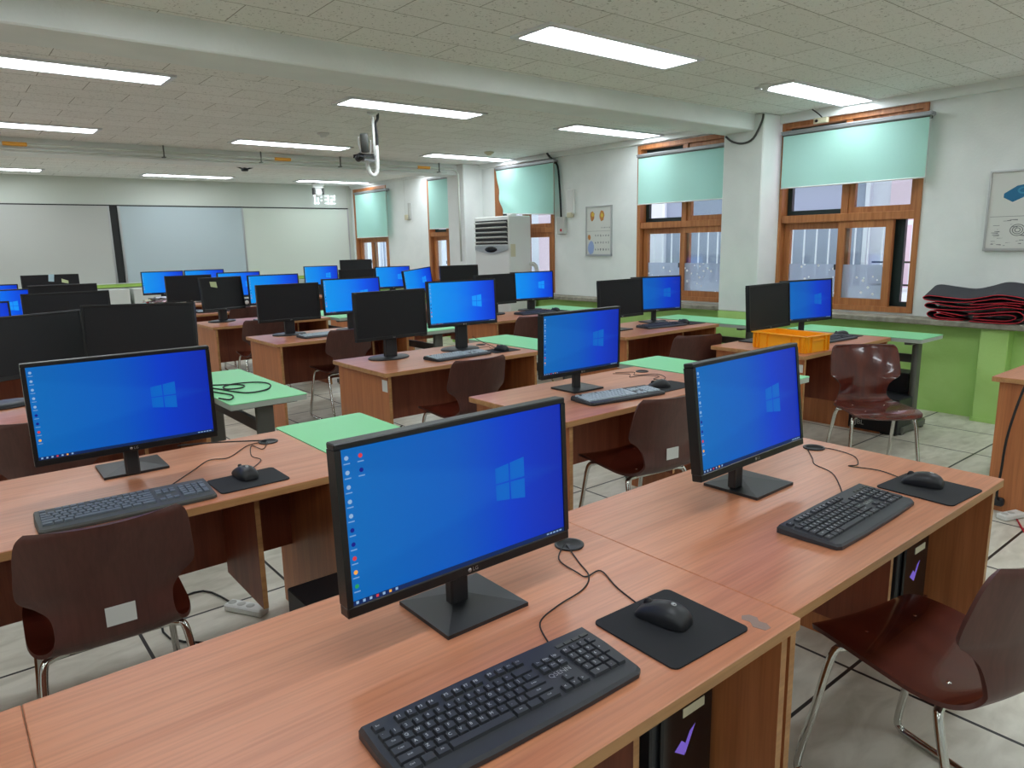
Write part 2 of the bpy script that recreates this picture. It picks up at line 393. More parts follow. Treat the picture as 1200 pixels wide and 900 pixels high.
for k, x0 in enumerate((.75, 2.3, 3.7, 4.9)):
    cb = empty('cabinet', (x0*U, YF-.45, 0), label=lab[k], cat='cabinet', group=g)
    wd = 1.08*U if k else 1.5*U
    MB().box(0, wd, 0, .4, .06, Z(-.53)).box(.03, wd-.03, .04, .4, 0, .06).obj('body', 'cabinet_white', cb)
    for j in (0, 1):
        d = MB().box(wd/2*j+.004, wd/2*(j+1)-.004, -.018, 0, .08, Z(-.535), bev=.003).obj('door', 'cabinet_white', cb)
        MB().lathe([(.014, 0), (.02, .02), (.01, .03)], 10, tf=Matrix.Translation((wd/2+(.06 if j else -.06), -.018, .62)) @ Matrix.Rotation(R_(90), 4, 'X')).obj('knob', 'black_plastic', d)

# windows
def bars(mb, y0, y1, z0, z1, t, x0, x1, m=0):
    mb.box(x0, x1, y0, y0+t, z0, z1, m).box(x0, x1, y1-t, y1, z0, z1, m).box(x0, x1, y0+t, y1-t, z0, z0+t, m).box(x0, x1, y0+t, y1-t, z1-t, z1, m)
    return mb
for k, (a, b) in enumerate(WIN):
    y0, y1 = a*U, b*U; wn = empty('window_%d' % (k+1), (0, 0, 0), kind='structure')
    zt0, zt1 = Z(.125), Z(.19)
    bars(MB(), y0, y1, ZB, ZT, .045, XW-.015, XW+.13).obj('window_frame', 'window_wood', wn)
    MB().box(XW-.01, XW+.12, y0+.045, y1-.045, zt0, zt1, bev=.004).box(XW, XW+.11, (y0+y1)/2-.03, (y0+y1)/2+.03, zt1, ZT-.045).obj('transom', 'window_wood', wn)
    ym = (y0+y1)/2
    # upper lights: dark outer frame on the far half, wooden sash on the near half
    bars(MB(), ym+.03, y1-.045, zt1, ZT-.045, .045, XW+.09, XW+.13).obj('outer_sash', 'window_dark', wn)
    s = bars(MB(), y0+.045, ym-.03, zt1, ZT-.045, .05, XW+.02, XW+.06).obj('sash', 'window_wood', wn)
    MB().box(XW+.038, XW+.042, y0+.095, ym-.08, zt1+.05, ZT-.1).obj('pane', 'glass', s)
    # lower sliding sashes
    sh = .10 if k == 0 else 0.0
    z0, z1 = ZB+.045, zt0
    far = (ym-.04, y1-.05); near = (y0+.05+(.16 if k == 0 else 0), ym+.045)
    for q, (ya, yb) in enumerate((far, near)):
        xx = XW+.05 if q == 0 else XW+.005
        s = bars(MB(), ya, yb, z0, z1, .06, xx, xx+.04).obj('sash', 'window_wood', wn)
        MB().box(xx+.018, xx+.022, ya+.06, yb-.06, z0+.06, z1-.06).obj('pane', 'glass', s)
        if k < 2: MB().box(xx+.012, xx+.016, ya+.06, yb-.06, z0+.06, Z(-.235)).obj('frosted_film', 'star_film', s)
    MB().box(XW-.003, XW+.005, ym+.045, ym+.06, (z0+z1)/2-.06, (z0+z1)/2-.01, bev=.003).obj('latch', 'black_plastic', wn)
    if k == 0: MB().box(XW+.085, XW+.125, y0+.145, y0+.30, z0, z1).box(XW+.085, XW+.125, y0+.045, y0+.145, z0, z0+.04).obj('outer_sash', 'window_dark', wn)
    if k == 0: MB().box(XW+.3, XW+.32, y0-.1, y0+.5, Z(-.23), Z(-.215)).box(XW+.3, XW+.32, y0-.1, y0+.5, Z(-.42), Z(-.405)).obj('guard_rail', 'steel_grey', wn)
# the building across the lane
bl = empty('building', (XW+2.6, 0, 0), kind='structure')
MB().box(0, .3, -3, 3.9, -3, 7).obj('wall', 'out_pink', bl)
MB().box(.2, .5, 3.9, 8.0, -3, 7).obj('wall', 'out_lavender', bl)
MB().box(0, .3, 8.0, 10.2, -3, 7).obj('wall', 'out_pink', bl)
MB().box(.2, .5, 10.2, 24, -3, 7).obj('wall', 'out_lavender', bl)
for (ya, yb) in ((4.2, 5.4), (6.2, 7.4), (11, 12.5), (15, 16.5), (19, 20.5)):
    f = bars(MB(), ya, yb, .6, 2.2, .05, .12, .2).obj('window', 'out_white', bl)
    MB().box(.17, .19, ya+.05, yb-.05, .65, 2.15).obj('pane', 'out_dark', f)
for (ya, yb) in ((3.0, 7.8), (10.4, 18)):
    rl = MB(); rl.box(-.35, -.31, ya, yb, 1.55, 1.6).box(-.35, -.31, ya, yb, .8, .85)
    y = ya
    while y < yb: rl.box(-.34, -.32, y, y+.012, .85, 1.55); y += .16
    rl.obj('railing', 'out_white', bl)
    MB().box(-.4, .2, ya, yb, .7, .8).obj('balcony', 'out_lavender', bl)

# ------------------------------------------------------------------ ceiling lamps
def lamp():
    r = empty('ceiling_light', cat='ceiling light')
    L, W = 1.23, .26; f = MB()
    f.box(-L/2-.02, L/2+.02, -W/2-.03, -W/2, -.014, 0).box(-L/2-.02, L/2+.02, W/2, W/2+.03, -.014, 0)
    f.box(-L/2-.035, -L/2, -W/2-.03, W/2+.03, -.014, 0).box(L/2, L/2+.035, -W/2-.03, W/2+.03, -.014, 0)
    f.obj('frame', 'lamp_frame', r); MB().box(-L/2, L/2, -W/2, W/2, -.010, -.002).obj('diffuser', 'lamp', r)
    return r
L0 = lamp(); used = False
rows = ['before the near beam', 'just past the near beam', 'just before the far beam', 'just past the far beam', 'closest to front wall']
cols = {-1.65: 'farthest from the windows', .745: 'away from the windows', 3.137: 'in the middle of the ceiling', 5.38: 'beside the windows'}
for j, y in enumerate([2.917, 5.034, 7.407, 9.42, 11.19]):
    for x in (-1.65, .745, 3.137, 5.38):
        o = clone(L0) if used else L0; used = True
        o.location = (x*U, y*U, CH); settags(o, 'ceiling light %s, %s' % (cols[x], rows[j]), group='recessed ceiling lights')
for x in (-1.65, .745, 3.137, 5.38):
    for y in (.7, -1.5):
        o = clone(L0); o.location = (x*U, y*U, CH); settags(o, 'ceiling light %s, %s' % (cols[x], 'behind the first row' if y > 0 else 'at the room back'), group='recessed ceiling lights')

# ------------------------------------------------------------------ furniture builders
TOP = Z(-.69)
def make_desk(W=1.2, D=.69, part=.30, shelf=True):
    r = empty('computer_desk', cat='desk'); t = .026
    b = MB().box(0, W, 0, D, TOP-t, TOP, bev=.002)
    for i, f in enumerate(b.f):
        p = [b.v[q] for q in f]; n = (p[1]-p[0]).cross(p[2]-p[0]).normalized()
        if abs(n.z) < .5: b.m[i] = 1
    b.obj('desk_top', ['desk_top', 'desk_edge'], r)
    def panel(name, x0, x1, y0, y1, z0, z1, ms):
        q = MB().box(x0, x1, y0, y1, z0, z1)
        for i, f in enumerate(q.f):
            p = [q.v[k] for k in f]; n = (p[1]-p[0]).cross(p[2]-p[0])
            if n.y < -1e-6 and x1-x0 < .05: q.m[i] = 1
        return q.obj(name, [ms, 'desk_edge'], r)
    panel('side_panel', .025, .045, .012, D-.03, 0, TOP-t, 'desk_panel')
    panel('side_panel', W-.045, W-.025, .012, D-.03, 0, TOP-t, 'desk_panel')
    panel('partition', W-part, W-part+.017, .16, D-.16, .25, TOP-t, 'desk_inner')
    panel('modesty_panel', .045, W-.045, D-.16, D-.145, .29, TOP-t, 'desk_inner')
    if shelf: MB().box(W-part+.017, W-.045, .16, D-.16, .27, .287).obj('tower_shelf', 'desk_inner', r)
    g = MB(); g.lathe([(.0, .0005), (.036, .0005), (.036, .004), (.029, .004), (.029, -.001), (.0, -.001)], 24, tf=Matrix.Translation((W-.1, .545, TOP)))
    g.obj('grommet', 'black_plastic', r)
    return r
def make_table():
    r = empty('side_table', cat='table'); W, L = .385, 1.03; ht = TOP
    MB().prism(rot_rect(W, L, .012), ht-.004, ht, 0, Matrix.Translation((0, 0, 0))).obj('table_top', 'green_top', r)
    MB().prism(rot_rect(W-.002, L-.002, .011), ht-.03, ht-.004).obj('edge_band', 'table_edge', r)
    for s in (-1, 1):
        y = s*(L/2-.1)
        MB().box(-.17, .17, y-.025, y+.025, ht-.05, ht-.03, bev=.004).obj('bracket', 'steel_grey', r)
        MB().prism(rot_rect(.09, .045, .02), .05, ht-.05, tf=Matrix.Translation((0, y, 0)), smooth=True).obj('leg', 'steel_grey', r)
        MB().prism(rot_rect(.42, .06, .028), .02, .06, tf=Matrix.Translation((0, y, 0)), smooth=True).box(-.19, -.15, y-.02, y+.02, 0, .02).box(.15, .19, y-.02, y+.02, 0, .02).obj('foot', 'steel_grey', r)
    MB().box(-.012, .012, -L/2+.1, L/2-.1, ht-.20, ht-.14).obj('crossbar', 'dark_grey', r)
    return r
def grid(prof, nt, fz):
    P_ = spline([Vector((a, b, c)) for a, b, c in prof], 4); V = []
    for p in P_:
        for j in range(nt+1):
            t = j/nt*2-1; V.append(fz(p, t))
    return V, len(P_), nt+1
def make_chair():
    r = empty('school_chair', cat='chair')
    prof = [(.222, .418, .150), (.212, .427, .178), (.18, .436, .192), (.10, .438, .20), (0, .432, .20), (-.09, .426, .197), (-.15, .426, .182), (-.185, .436, .160), (-.208, .462, .143), (-.213, .50, .137),
            (-.214, .54, .142), (-.218, .572, .166), (-.222, .60, .198), (-.228, .63, .204), (-.240, .68, .200), (-.254, .73, .195), (-.265, .765, .186), (-.268, .782, .166)]
    def fz(p, t):
        y, z, h = p; k = min(1, max(0, (z-.47)/.12))
        return Vector((t*h, y+k*.045*t*t, z+(1-k)*.010*t*t))
    V, n, m = grid(prof, 10, fz)
    def nrm(i, j):
        a = V[min(i+1, n-1)*m+j]-V[max(i-1, 0)*m+j]; b = V[i*m+min(j+1, m-1)]-V[i*m+max(j-1, 0)]
        return a.cross(b).normalized()
    N = [nrm(i, j) for i in range(n) for j in range(m)]
    if N[5*m+5].z < 0: N = [-q for q in N]
    T = .0055; top = [v+q*T for v, q in zip(V, N)]; bot = [v-q*T for v, q in zip(V, N)]
    F = []; B = []; E = []; K = n*m
    for i in range(n-1):
        for j in range(m-1):
            a, b, c, d = i*m+j, i*m+j+1, (i+1)*m+j+1, (i+1)*m+j; F.append([a, d, c, b]); B.append([K+a, K+b, K+c, K+d])
    for i in range(n-1):
        a, d = i*m, (i+1)*m; E.append([a, K+a, K+d, d]); a, d = i*m+m-1, (i+1)*m+m-1; E.append([a, d, K+d, K+a])
    for j in range(m-1):
        a, b = j, j+1; E.append([a, b, K+b, K+a]); a, b = (n-1)*m+j, (n-1)*m+j+1; E.append([a, K+a, K+b, b])
    half = None
    cut = next(i for i in range(n) if V[i*m+5].z > .455 and i > 20)*1
    def sub(lo, hi):
        q = MB(); q.add(top+bot, [f for k, f in enumerate(F) if lo <= k//(m-1) < hi], 0, True)
        q.add(top+bot, [f for k, f in enumerate(B) if lo <= k//(m-1) < hi], 1, True)
        ee = [e for e in E if all(lo <= (i % K)//m <= hi for i in e)]; q.add(top+bot, ee, 2)
        # drop unused vertices
        us = sorted({i for f in q.f for i in f}); mp = {a: i for i, a in enumerate(us)}; q.v = [q.v[i] for i in us]; q.f = [[mp[i] for i in f] for f in q.f]
        return q
    sub(0, cut).obj('seat', ['seat_ply', 'chair_back_ply', 'chair_back_ply'], r)
    sub(cut, n-1).obj('backrest', ['chair_ply', 'chair_back_ply', 'chair_back_ply'], r)
    for s in (-1, 1):
        MB().tube([(s*.11, .12, .415), (s*.15, .13, .412), (s*.172, .15, .385), (s*.185, .185, .20), (s*.196, .215, .045), (s*.197, .205, .016), (s*.197, .17, .011), (s*.197, -.05, .011), (s*.197, -.21, .011),
                   (s*.197, -.245, .016), (s*.196, -.25, .045), (s*.183, -.19, .22), (s*.172, -.14, .38), (s*.15, -.125, .405), (s*.11, -.12, .408)], .0105, 10, smooth=5).obj('sled_leg', 'chrome', r)
    MB().tube([(-.12, .12, .415), (.12, .12, .415)], .0105, 8, smooth=1).obj('crossbar', 'chrome', r)
    MB().tube([(-.12, -.12, .408), (.12, -.12, .408)], .0105, 8, smooth=1).obj('crossbar', 'chrome', r)
    q = MB()
    for x, y in ((-.09, .12), (.09, .12), (-.09, -.1), (.09, -.1)):
        zz = .4435 if y > 0 else .4325; q.lathe([(.007, zz-.004), (.007, zz), (.003, zz+.003)], 10, c=(x, y))
    q.obj('rivets', 'chrome', r)
    return r
MW, MH = .525, .312
def shell_mb(w, h, lit):
    q = MB(); b = .012; bb = .020 if lit else .022; d = .012
    # bezel front with an inset
    q.box(-w/2, w/2, 0, .03, -h/2, -h/2+bb, bev=.002).box(-w/2, w/2, 0, .03, h/2-b, h/2, bev=.002)
    q.box(-w/2, -w/2+b, 0, .03, -h/2+bb, h/2-b).box(w/2-b, w/2, 0, .03, -h/2+bb, h/2-b)
    q.box(-w/2+.004, w/2-.004, .006, .03, -h/2+.004, h/2-.004)
    q.add([(-w*.36, .028, -h*.36), (w*.36, .028, -h*.36), (w*.36, .028, h*.3), (-w*.36, .028, h*.3), (-w*.26, .05, -h*.26), (w*.26, .05, -h*.26), (w*.26, .05, h*.2), (-w*.26, .05, h*.2)],
          [[0, 4, 5, 1], [1, 5, 6, 2], [2, 6, 7, 3], [3, 7, 4, 0], [4, 7, 6, 5]])
    return q, b, bb
MON = {}
def make_monitor(base, mode, brand, w=MW, h=MH, icons=1):
    r = empty('monitor', cat='monitor'); lit = mode != 'off'
    q, b, bb = shell_mb(w, h, lit); hs = q.obj('housing', 'bezel', r)
    sx0, sx1, sz0, sz1 = -w/2+b, w/2-b, -h/2+bb, h/2-b; y = .003
    me = MB().quad((sx0, y, sz0), (sx1, y, sz0), (sx1, y, sz1), (sx0, y, sz1)).mesh('screen', {'off': 'screen_off', 'dim': 'wallpaper_dim', 'bright': 'wallpaper_bright'}[mode])
    uv = me.uv_layers.new(name='UVMap')
    for li, c in zip(range(4), ((0, 0), (1, 0), (1, 1), (0, 1))): uv.data[li].uv = c
    link('screen', me, hs)
    if lit:
        e = MB(); cx, cz, s = sx0+(sx1-sx0)*.715, (sz0+sz1)/2+.004, .036; y2 = .0024
        def X(u, v): # perspective-skewed window emblem
            k = 1+.13*u; return (cx+u*s*1.0, y2, cz+v*s*k*1.05)
        for (u0, u1) in ((-1, -.07), (.03, 1.05)):
            for (v0, v1) in ((-1, -.05), (.05, 1)):
                e.quad(X(u0, v0), X(u1, v0), X(u1, v1), X(u0, v1))
        e.obj('screen_emblem', 'logo_'+mode, hs)
        t = MB(); t.quad((sx0, y2, sz0), (sx1, y2, sz0), (sx1, y2, sz0+.009), (sx0, y2, sz0+.009), 0)
        for k in range(7): t.quad(*[(sx0+.006+.013*k+a, .0020, sz0+.0025+c) for a, c in ((0, 0), (.005, 0), (.005, .005), (0, .005))], m=[1, 1, 1, 2, 1, 3, 1][k])
        for k in range(5): t.quad(*[(sx1-.05+.009*k+a, .0020, sz0+.003+c) for a, c in ((0, 0), (.006, 0), (.006, .003), (0, .003))], m=1)
        t.obj('taskbar', ['taskbar', 'icon_white', 'icon_red', 'icon_orange'], hs)
        c = MB(); seq = [0, 0, 0, 0, 0, 1, 1, 2, 3]
        lst = [(0, k, seq[k]) for k in range(9)]+([(1, 0, 2), (1, 1, 1), (0, 9, 4)] if icons == 2 else [])
        for cc, k, mi in lst:
            xx, zz = sx0+.010+cc*.026, sz1-.016-k*.0255; a = .0052
            c.add([(xx+a*.8*math.cos(R_(45*i+22)), .0022, zz+a*.8*math.sin(R_(45*i+22))) for i in range(8)], [list(range(8))], mi)
            c.quad((xx-.006, .0022, zz-.011), (xx+.006, .0022, zz-.011), (xx+.006, .0022, zz-.009), (xx-.006, .0022, zz-.009), 5)
        c.obj('desktop_icons', ['icon_white', 'icon_navy', 'icon_red', 'icon_orange', 'icon_green', 'icon_label'], hs)
    lg = MB(); tf = Matrix.Translation((.006, -.0006, -h/2+bb*.5)) @ Matrix.Rotation(R_(90), 4, 'X')
    if brand == 'LG':
        add_text(lg, 'LG', .011, tf @ Matrix.Translation((.004, 0, 0))); lg.lathe([(.0042, 0), (.0042, .0003)], 12, tf=tf @ Matrix.Translation((-.010, 0, 0)))
    else: add_text(lg, 'DELL', .009, tf)
    lg.obj('brand_mark', 'silver', hs)
    if base == 'square':
        q = MB(); bw, bd = .196, .178
        o = [(-bw/2, -bd/2), (bw/2, -bd/2), (bw/2, bd/2), (-bw/2, bd/2)]
        q.add([(x, y, 0) for x, y in o]+[(x, y, .008) for x, y in o]+[(x*.16, y*.12+.02, .02) for x, y in o],
              [[3, 2, 1, 0]]+[[i, (i+1) % 4, 4+(i+1) % 4, 4+i] for i in range(4)]+[[4+i, 4+(i+1) % 4, 8+(i+1) % 4, 8+i] for i in range(4)]+[[8, 9, 10, 11]])
        q.obj('stand_base', 'black_plastic', r)
        MB().box(-.021, .021, .008, .034, .012, .20, bev=.004).obj('stand_neck', 'black_plastic', r)
    else:
        MB().lathe([(.14, 0), (.142, .006), (.135, .012), (.05, .016)], 40, sx=1, sy=.78).obj('stand_base', 'black_plastic', r)
        MB().box(-.042, .042, .0, .04, .012, .22, bev=.006).obj('stand_neck', 'black_plastic', r)
    return r
def monitor(label, x, y, z=-.44, yaw=0, tilt=3, base='square', mode='dim', brand='LG', icons=1, basexy=None, w=MW, h=MH, rollz=0, group='monitors on the desks'):
    key = (base, mode, brand, icons, w)
    if key in MON: o = clone(MON[key])
    else: o = MON[key] = make_monitor(base, mode, brand, w, h, icons)
    yr = R_(yaw); o.rotation_euler = (0, 0, yr)
    off = .05 if base == 'square' else .07
    bx, by = basexy or (x, y); c = P(x, y, z)
    root = Vector((c.x, c.y, TOP+.0005))+Vector((-math.sin(yr), math.cos(yr), 0))*off
    if basexy: root = Vector((bx*U, by*U, TOP+.0005))
    o.location = root
    inv = Matrix.Rotation(-yr, 3, 'Z') @ (Vector((c.x, c.y, c.z))-root)
    for ch in o.children:
        nm = ch.name.split('.')[0]
        if nm == 'housing': ch.location = inv; ch.rotation_euler = (R_(-tilt), R_(rollz), 0)
        elif nm == 'stand_neck': ch.location = (inv.x, inv.y+.027-(.0 if base == 'square' else .002), 0)
    settags(o, label, group=group); return o
# keyboards
def key_mesh(wu, hu, cache={}):
    if (wu, hu) not in cache:
        u = .0187; w, h = wu*u-.0022, hu*u-.0026; t = .0035; q = MB()
        q.add([(-w/2, -h/2, 0), (w/2, -h/2, 0), (w/2, h/2, 0), (-w/2, h/2, 0), (-w/2+.0016, -h/2+.0016, .0062), (w/2-.0016, -h/2+.0016, .0062), (w/2-.0016, h/2-.0012, .0062), (-w/2+.0016, h/2-.0012, .0062)],
              [[0, 1, 5, 4], [1, 2, 6, 5], [2, 3, 7, 6], [3, 0, 4, 7], [4, 5, 6, 7]])
        cache[(wu, hu)] = q
    return cache[(wu, hu)]
def layout():
    K = []; row = 5.0
    K.append((.5, 5.25, 1, 1, 'Esc'))
    for i in range(12): K.append((2.5+i+(i//4)*.5, 5.25, 1, 1, 'F%d' % (i+1)))
    for s, y, off, ws in (('`1234567890-=', 4, 0, None), ('QWERTYUIOP[]', 3, 1.5, None), ("ASDFGHJKL;'", 2, 1.75, None), ('ZXCVBNM,./', 1, 2.25, None)):
        for i, c in enumerate(s): K.append((off+.5+i, y, 1, 1, c))
    K += [(14, 4, 2, 1, ''), (.75, 3, 1.5, 1, 'Tab'), (14.25, 3, 1.5, 1, '\\'), (.875, 2, 1.75, 1, 'Caps'), (13.875, 2, 2.25, 1, 'Enter'), (1.125, 1, 2.25, 1, 'Shift'), (13.625, 1, 2.75, 1, 'Shift')]
    K += [(.75, 0, 1.5, 1, 'Ctrl'), (2.1, 0, 1.2, 1, ''), (3.35, 0, 1.3, 1, 'Alt'), (7.1, 0, 6.2, 1, ''), (10.9, 0, 1.4, 1, 'Alt'), (12.3, 0, 1.4, 1, ''), (14, 0, 2, 1, 'Ctrl')]
    for i in range(3):
        K.append((15.9+i, 4, 1, 1, ('Ins', 'Hm', 'Up')[i])); K.append((15.9+i, 3, 1, 1, ('Del', 'End', 'Dn')[i])); K.append((15.9+i, 0, 1, 1, '<v>'[i]))
    K.append((16.9, 1, 1, 1, '^'))
    for j, s in enumerate(('N/*-', '789', '456', '123')):
        for i, c in enumerate(s): K.append((19.3+i, 4-j, 1, 1, c))
    K += [(22.3, 2.5, 1, 2, '+'), (22.3, .5, 1, 2, ''), (19.8, 0, 2, 1, '0'), (21.3, 0, 1, 1, '.')]
    return K
KU = .0187
def make_keyboard(name_key, body, keys, individual=True, legends=False):
    r = empty('keyboard', cat='keyboard'); W = .455
    q = MB(); outl = [(-.5*W+.004, -.066), (-.5*W+.016, -.074), (-.2*W, -.078), (.2*W, -.078), (.5*W-.016, -.074), (.5*W-.004, -.066), (.5*W, .02), (.5*W-.002, .084), (.1*W, .087), (-.1*W, .087), (-.5*W+.002, .084), (-.5*W, .02)]
    n = len(outl); hz = lambda y: .0135+(y+.08)*.055
    q.add([(x, y, .001) for x, y in outl]+[(x, y, hz(y)*.62) for x, y in outl]+[(x*.985, y*.94, hz(y)) for x, y in outl],
          [list(range(n))[::-1]]+[[i, (i+1) % n, n+(i+1) % n, n+i] for i in range(n)]+[[n+i, n+(i+1) % n, 2*n+(i+1) % n, 2*n+i] for i in range(n)]+[[2*n+i for i in range(n)]])
    q.obj('keyboard_body', body, r)
    tf0 = Matrix.Translation((-.5*W+.009, -.044, hz(-.05)-.0005)) @ Matrix.Rotation(math.atan(.055), 4, 'X')
    K = layout(); al = MB(); lg = MB(); ms = {}
    for k, (x, y, wu, hu, c) in enumerate(K):
        tf = tf0 @ Matrix.Translation((x*KU+.004, y*KU*.98+.008, 0))
        if individual:
            if (wu, hu) not in ms: ms[(wu, hu)] = key_mesh(wu, hu).mesh('key', keys)
            o = link('key', ms[(wu, hu)], r); o.matrix_local = tf
        else:
            g = key_mesh(wu, hu); al.add([tf @ v for v in g.v], g.f)
        if legends and c:
            lg = MB(); add_text(lg, c, .0078 if len(c) < 3 else .0048, Matrix.Translation((-.002 if len(c) < 3 else 0, .001, .0065)))
            if lg.f: lg.obj('key_legend', 'legend', o)
    if not individual: al.obj('keys', keys, r)
    if legends:
        b = MB(); add_text(b, 'QSENN', .014, tf0 @ Matrix.Translation((16.9*KU+.004, 2.05*KU+.008, .0012))); b.obj('brand_mark', 'silver', r)
        b = MB()
        for i in range(4): b.box(*[v for v in (19.3*KU+i*.019-.006, 19.3*KU+i*.019+.010)], 5.25*KU, 5.25*KU+.007, 0, .003, tf=tf0 @ Matrix.Translation((.004, 0, 0)))
        b.obj('indicator_buttons', 'dark_grey', r)
    return r
KB = {}
def keyboard(label, x, y, yaw, style, detail=True, legends=False):
    key = (style, detail, legends)
    b, kk = {'black': ('kb_body', 'key_black'), 'grey': ('black_plastic', 'key_grey'), 'slate': ('dark_grey', 'key_mid')}[style]
    o = clone(KB[key]) if key in KB else KB.setdefault(key, make_keyboard(style, b, kk, detail, legends))
    o.location = (x*U, y*U, TOP+.0005); o.rotation_euler = (0, 0, R_(yaw)); settags(o, label, group='keyboards on the desks'); return o
def make_mouse():
    r = empty('mouse', cat='mouse'); V = []; n, m = 16, 14
    prof = [(-.052, .004, .012), (-.050, .018, .022), (-.040, .030, .0275), (-.022, .0375, .0300), (-.002, .0375, .0295), (.018, .033, .0275), (.036, .025, .0265), (.048, .016, .0245), (.055, .006, .018)]
    pr = spline([Vector(p) for p in prof], 3); q = MB()
    for p in pr:
        for j in range(m+1):
            a = math.pi*j/m; V.append(Vector((p.z*math.cos(a)*(1 if abs(math.cos(a)) < .98 else .93), p.x, .002+p.y*(math.sin(a)**.62))))
    k = len(pr); q.add(V, [[i*(m+1)+j, i*(m+1)+j+1, (i+1)*(m+1)+j+1, (i+1)*(m+1)+j] for i in range(k-1) for j in range(m)], 0, True)
    q.add(V, [[j for j in range(m+1)][::-1], [(k-1)*(m+1)+j for j in range(m+1)]], 0)
    q.obj('mouse_body', 'black_plastic', r)
    MB().lathe([(.0095, -.0035), (.0095, .0035)], 16, tf=Matrix.Translation((0, .033, .026)) @ Matrix.Rotation(R_(90), 4, 'Y')).obj('scroll_wheel', 'rubber', r)
    MB().lathe([(.0055, .0), (.0055, .0006), (.003, .0006), (.003, .0002)], 14, tf=Matrix.Translation((0, -.020, .0395)) @ Matrix.Rotation(R_(12), 4, 'X')).obj('logo_badge', 'silver', r)
    return r
MS = make_mouse(); ms_used = False
def mouse(label, x, y, yaw, pad=None, z=None):
    global ms_used
    o = clone(MS) if ms_used else MS; ms_used = True
    o.location = (x*U, y*U, TOP+(.004 if pad else .001)); o.rotation_euler = (0, 0, R_(yaw)); settags(o, label, group='computer mice on the desks')
    if pad:
        px, py, pyaw, pw, pd, pl = pad
        MB().prism(rot_rect(pw, pd, .014), 0, .003).obj('mouse_pad', 'mouse_pad', None, (px*U, py*U, TOP+.0005), R_(pyaw), label=pl, cat='mouse pad', group='mouse pads on the desks')
    return o
def cable(label, pts, r=.0018, group='cables across the desks', z=TOP, cat='cable', matn='rubber'):
    MB().tube([(x*U, y*U, (z if len(q) == 0 else q[0]*1.0)+r+.0008) for x, y, *q in pts], r, 6, smooth=6).obj('cable', matn, label=label, cat=cat, group=group)
def make_tower(H=.40):
    r = empty('computer_tower', cat='computer tower'); W, D = .185, .355
    MB().box(-W/2, W/2, 0, D, .012, H, bev=.004).box(-W/2+.01, W/2-.01, .02, D-.02, 0, .012).obj('case', 'black_plastic', r)
    MB().box(-W/2+.02, W/2, -.012, 0, .015, H-.005, bev=.004).obj('front_panel', 'black_gloss', r)
    q = MB(); s = .034; cx, cz = .0, H-.262
    for poly in ([(-1, .05), (-.35, .5), (.0, .2), (.0, -.35), (-.05, -.62)], [(-.0, -.62), (.95, 1.1), (.42, .82), (-.0, .12)]):
        pts = [(cx+a*s, -.0128, cz+b*s) for a, b in poly]; q.add(pts, [list(range(len(pts)))])
    q.obj('logo', 'purple', r)
    MB().box(-.01, .06, -.0135, -.0125, H-.195, H-.175).obj('label_sticker', 'cream_box', r)
    return r

# ------------------------------------------------------------------ desks
DK = make_desk(); DK0 = None; used = False
def desk(x, y, label, W=None):
    global DK0
    if 'beside the empty aisle' in label: o = make_desk(part=.352)
    elif W == 'no shelf': o = DK0 = clone(DK0) if DK0 else make_desk(shelf=False)
    else: o = clone(DK) if desk.n else DK; desk.n = 1
    o.location = (x*U, y*U, 0); settags(o, label, group='wood-look computer desks'); return o
desk.n = 0
desk(1.168, .628, 'wood-look desk nearest the camera beside the empty aisle, black keyboard and lit monitor')
FRONT_DESK = desk(.024, .608, 'wood-look desk in the front row under the largest lit monitor')
desk(-1.12, .608, 'wood-look desk at the bottom corner with nothing standing on it', 'no shelf')
desk(3.995, .53, 'wood-look desk at the picture edge with a black cable hanging down its end', 'no shelf')
desk(-.165, 1.99, 'wood-look desk in the second row with slate keyboard and mouse pad', 'no shelf')
desk(1.865, 1.97, 'wood-look desk in the second row of the middle column with light grey keyboard')
desk(3.955, 2.14, 'wood-look desk by the windows carrying the orange crate', 'no shelf')
desk(-.17, 3.46, 'wood-look desk in the third row under two angled black monitors', 'no shelf')
desk(1.89, 3.45, 'wood-look desk in third row, middle column, with white tag on its end panel')
desk(3.9, 3.49, 'wood-look desk by the windows in the third row, next to the first wall column')
desk(-.09, 5.11, 'wood-look desk in the fourth row hidden behind black monitors, away from the windows')
desk(1.925, 5.11, 'wood-look desk in the fourth row of the middle column')
desk(3.93, 5.08, 'wood-look desk by the windows in the fourth row before the air conditioner')
desk(-.05, 6.70, 'wood-look desk in the fifth row hidden behind black monitors, away from the windows')
desk(1.95, 6.70, 'wood-look desk in the fifth row under the small monitor with a note on it')
desk(4.02, 6.70, 'wood-look desk by the windows in the fifth row, beside the air conditioner')
desk(0, 8.2, 'wood-look desk in the sixth row under the black monitor with two notes')
desk(1.98, 8.2, 'wood-look desk in the sixth row of the middle column')
desk(4.05, 8.2, 'wood-look desk by the windows in the sixth row')
desk(2.0, 9.7, 'wood-look desk in the last row of the middle column with a heap of papers')
desk(4.1, 9.7, 'wood-look desk by the windows in the last row')
TB = make_table(); n = 0
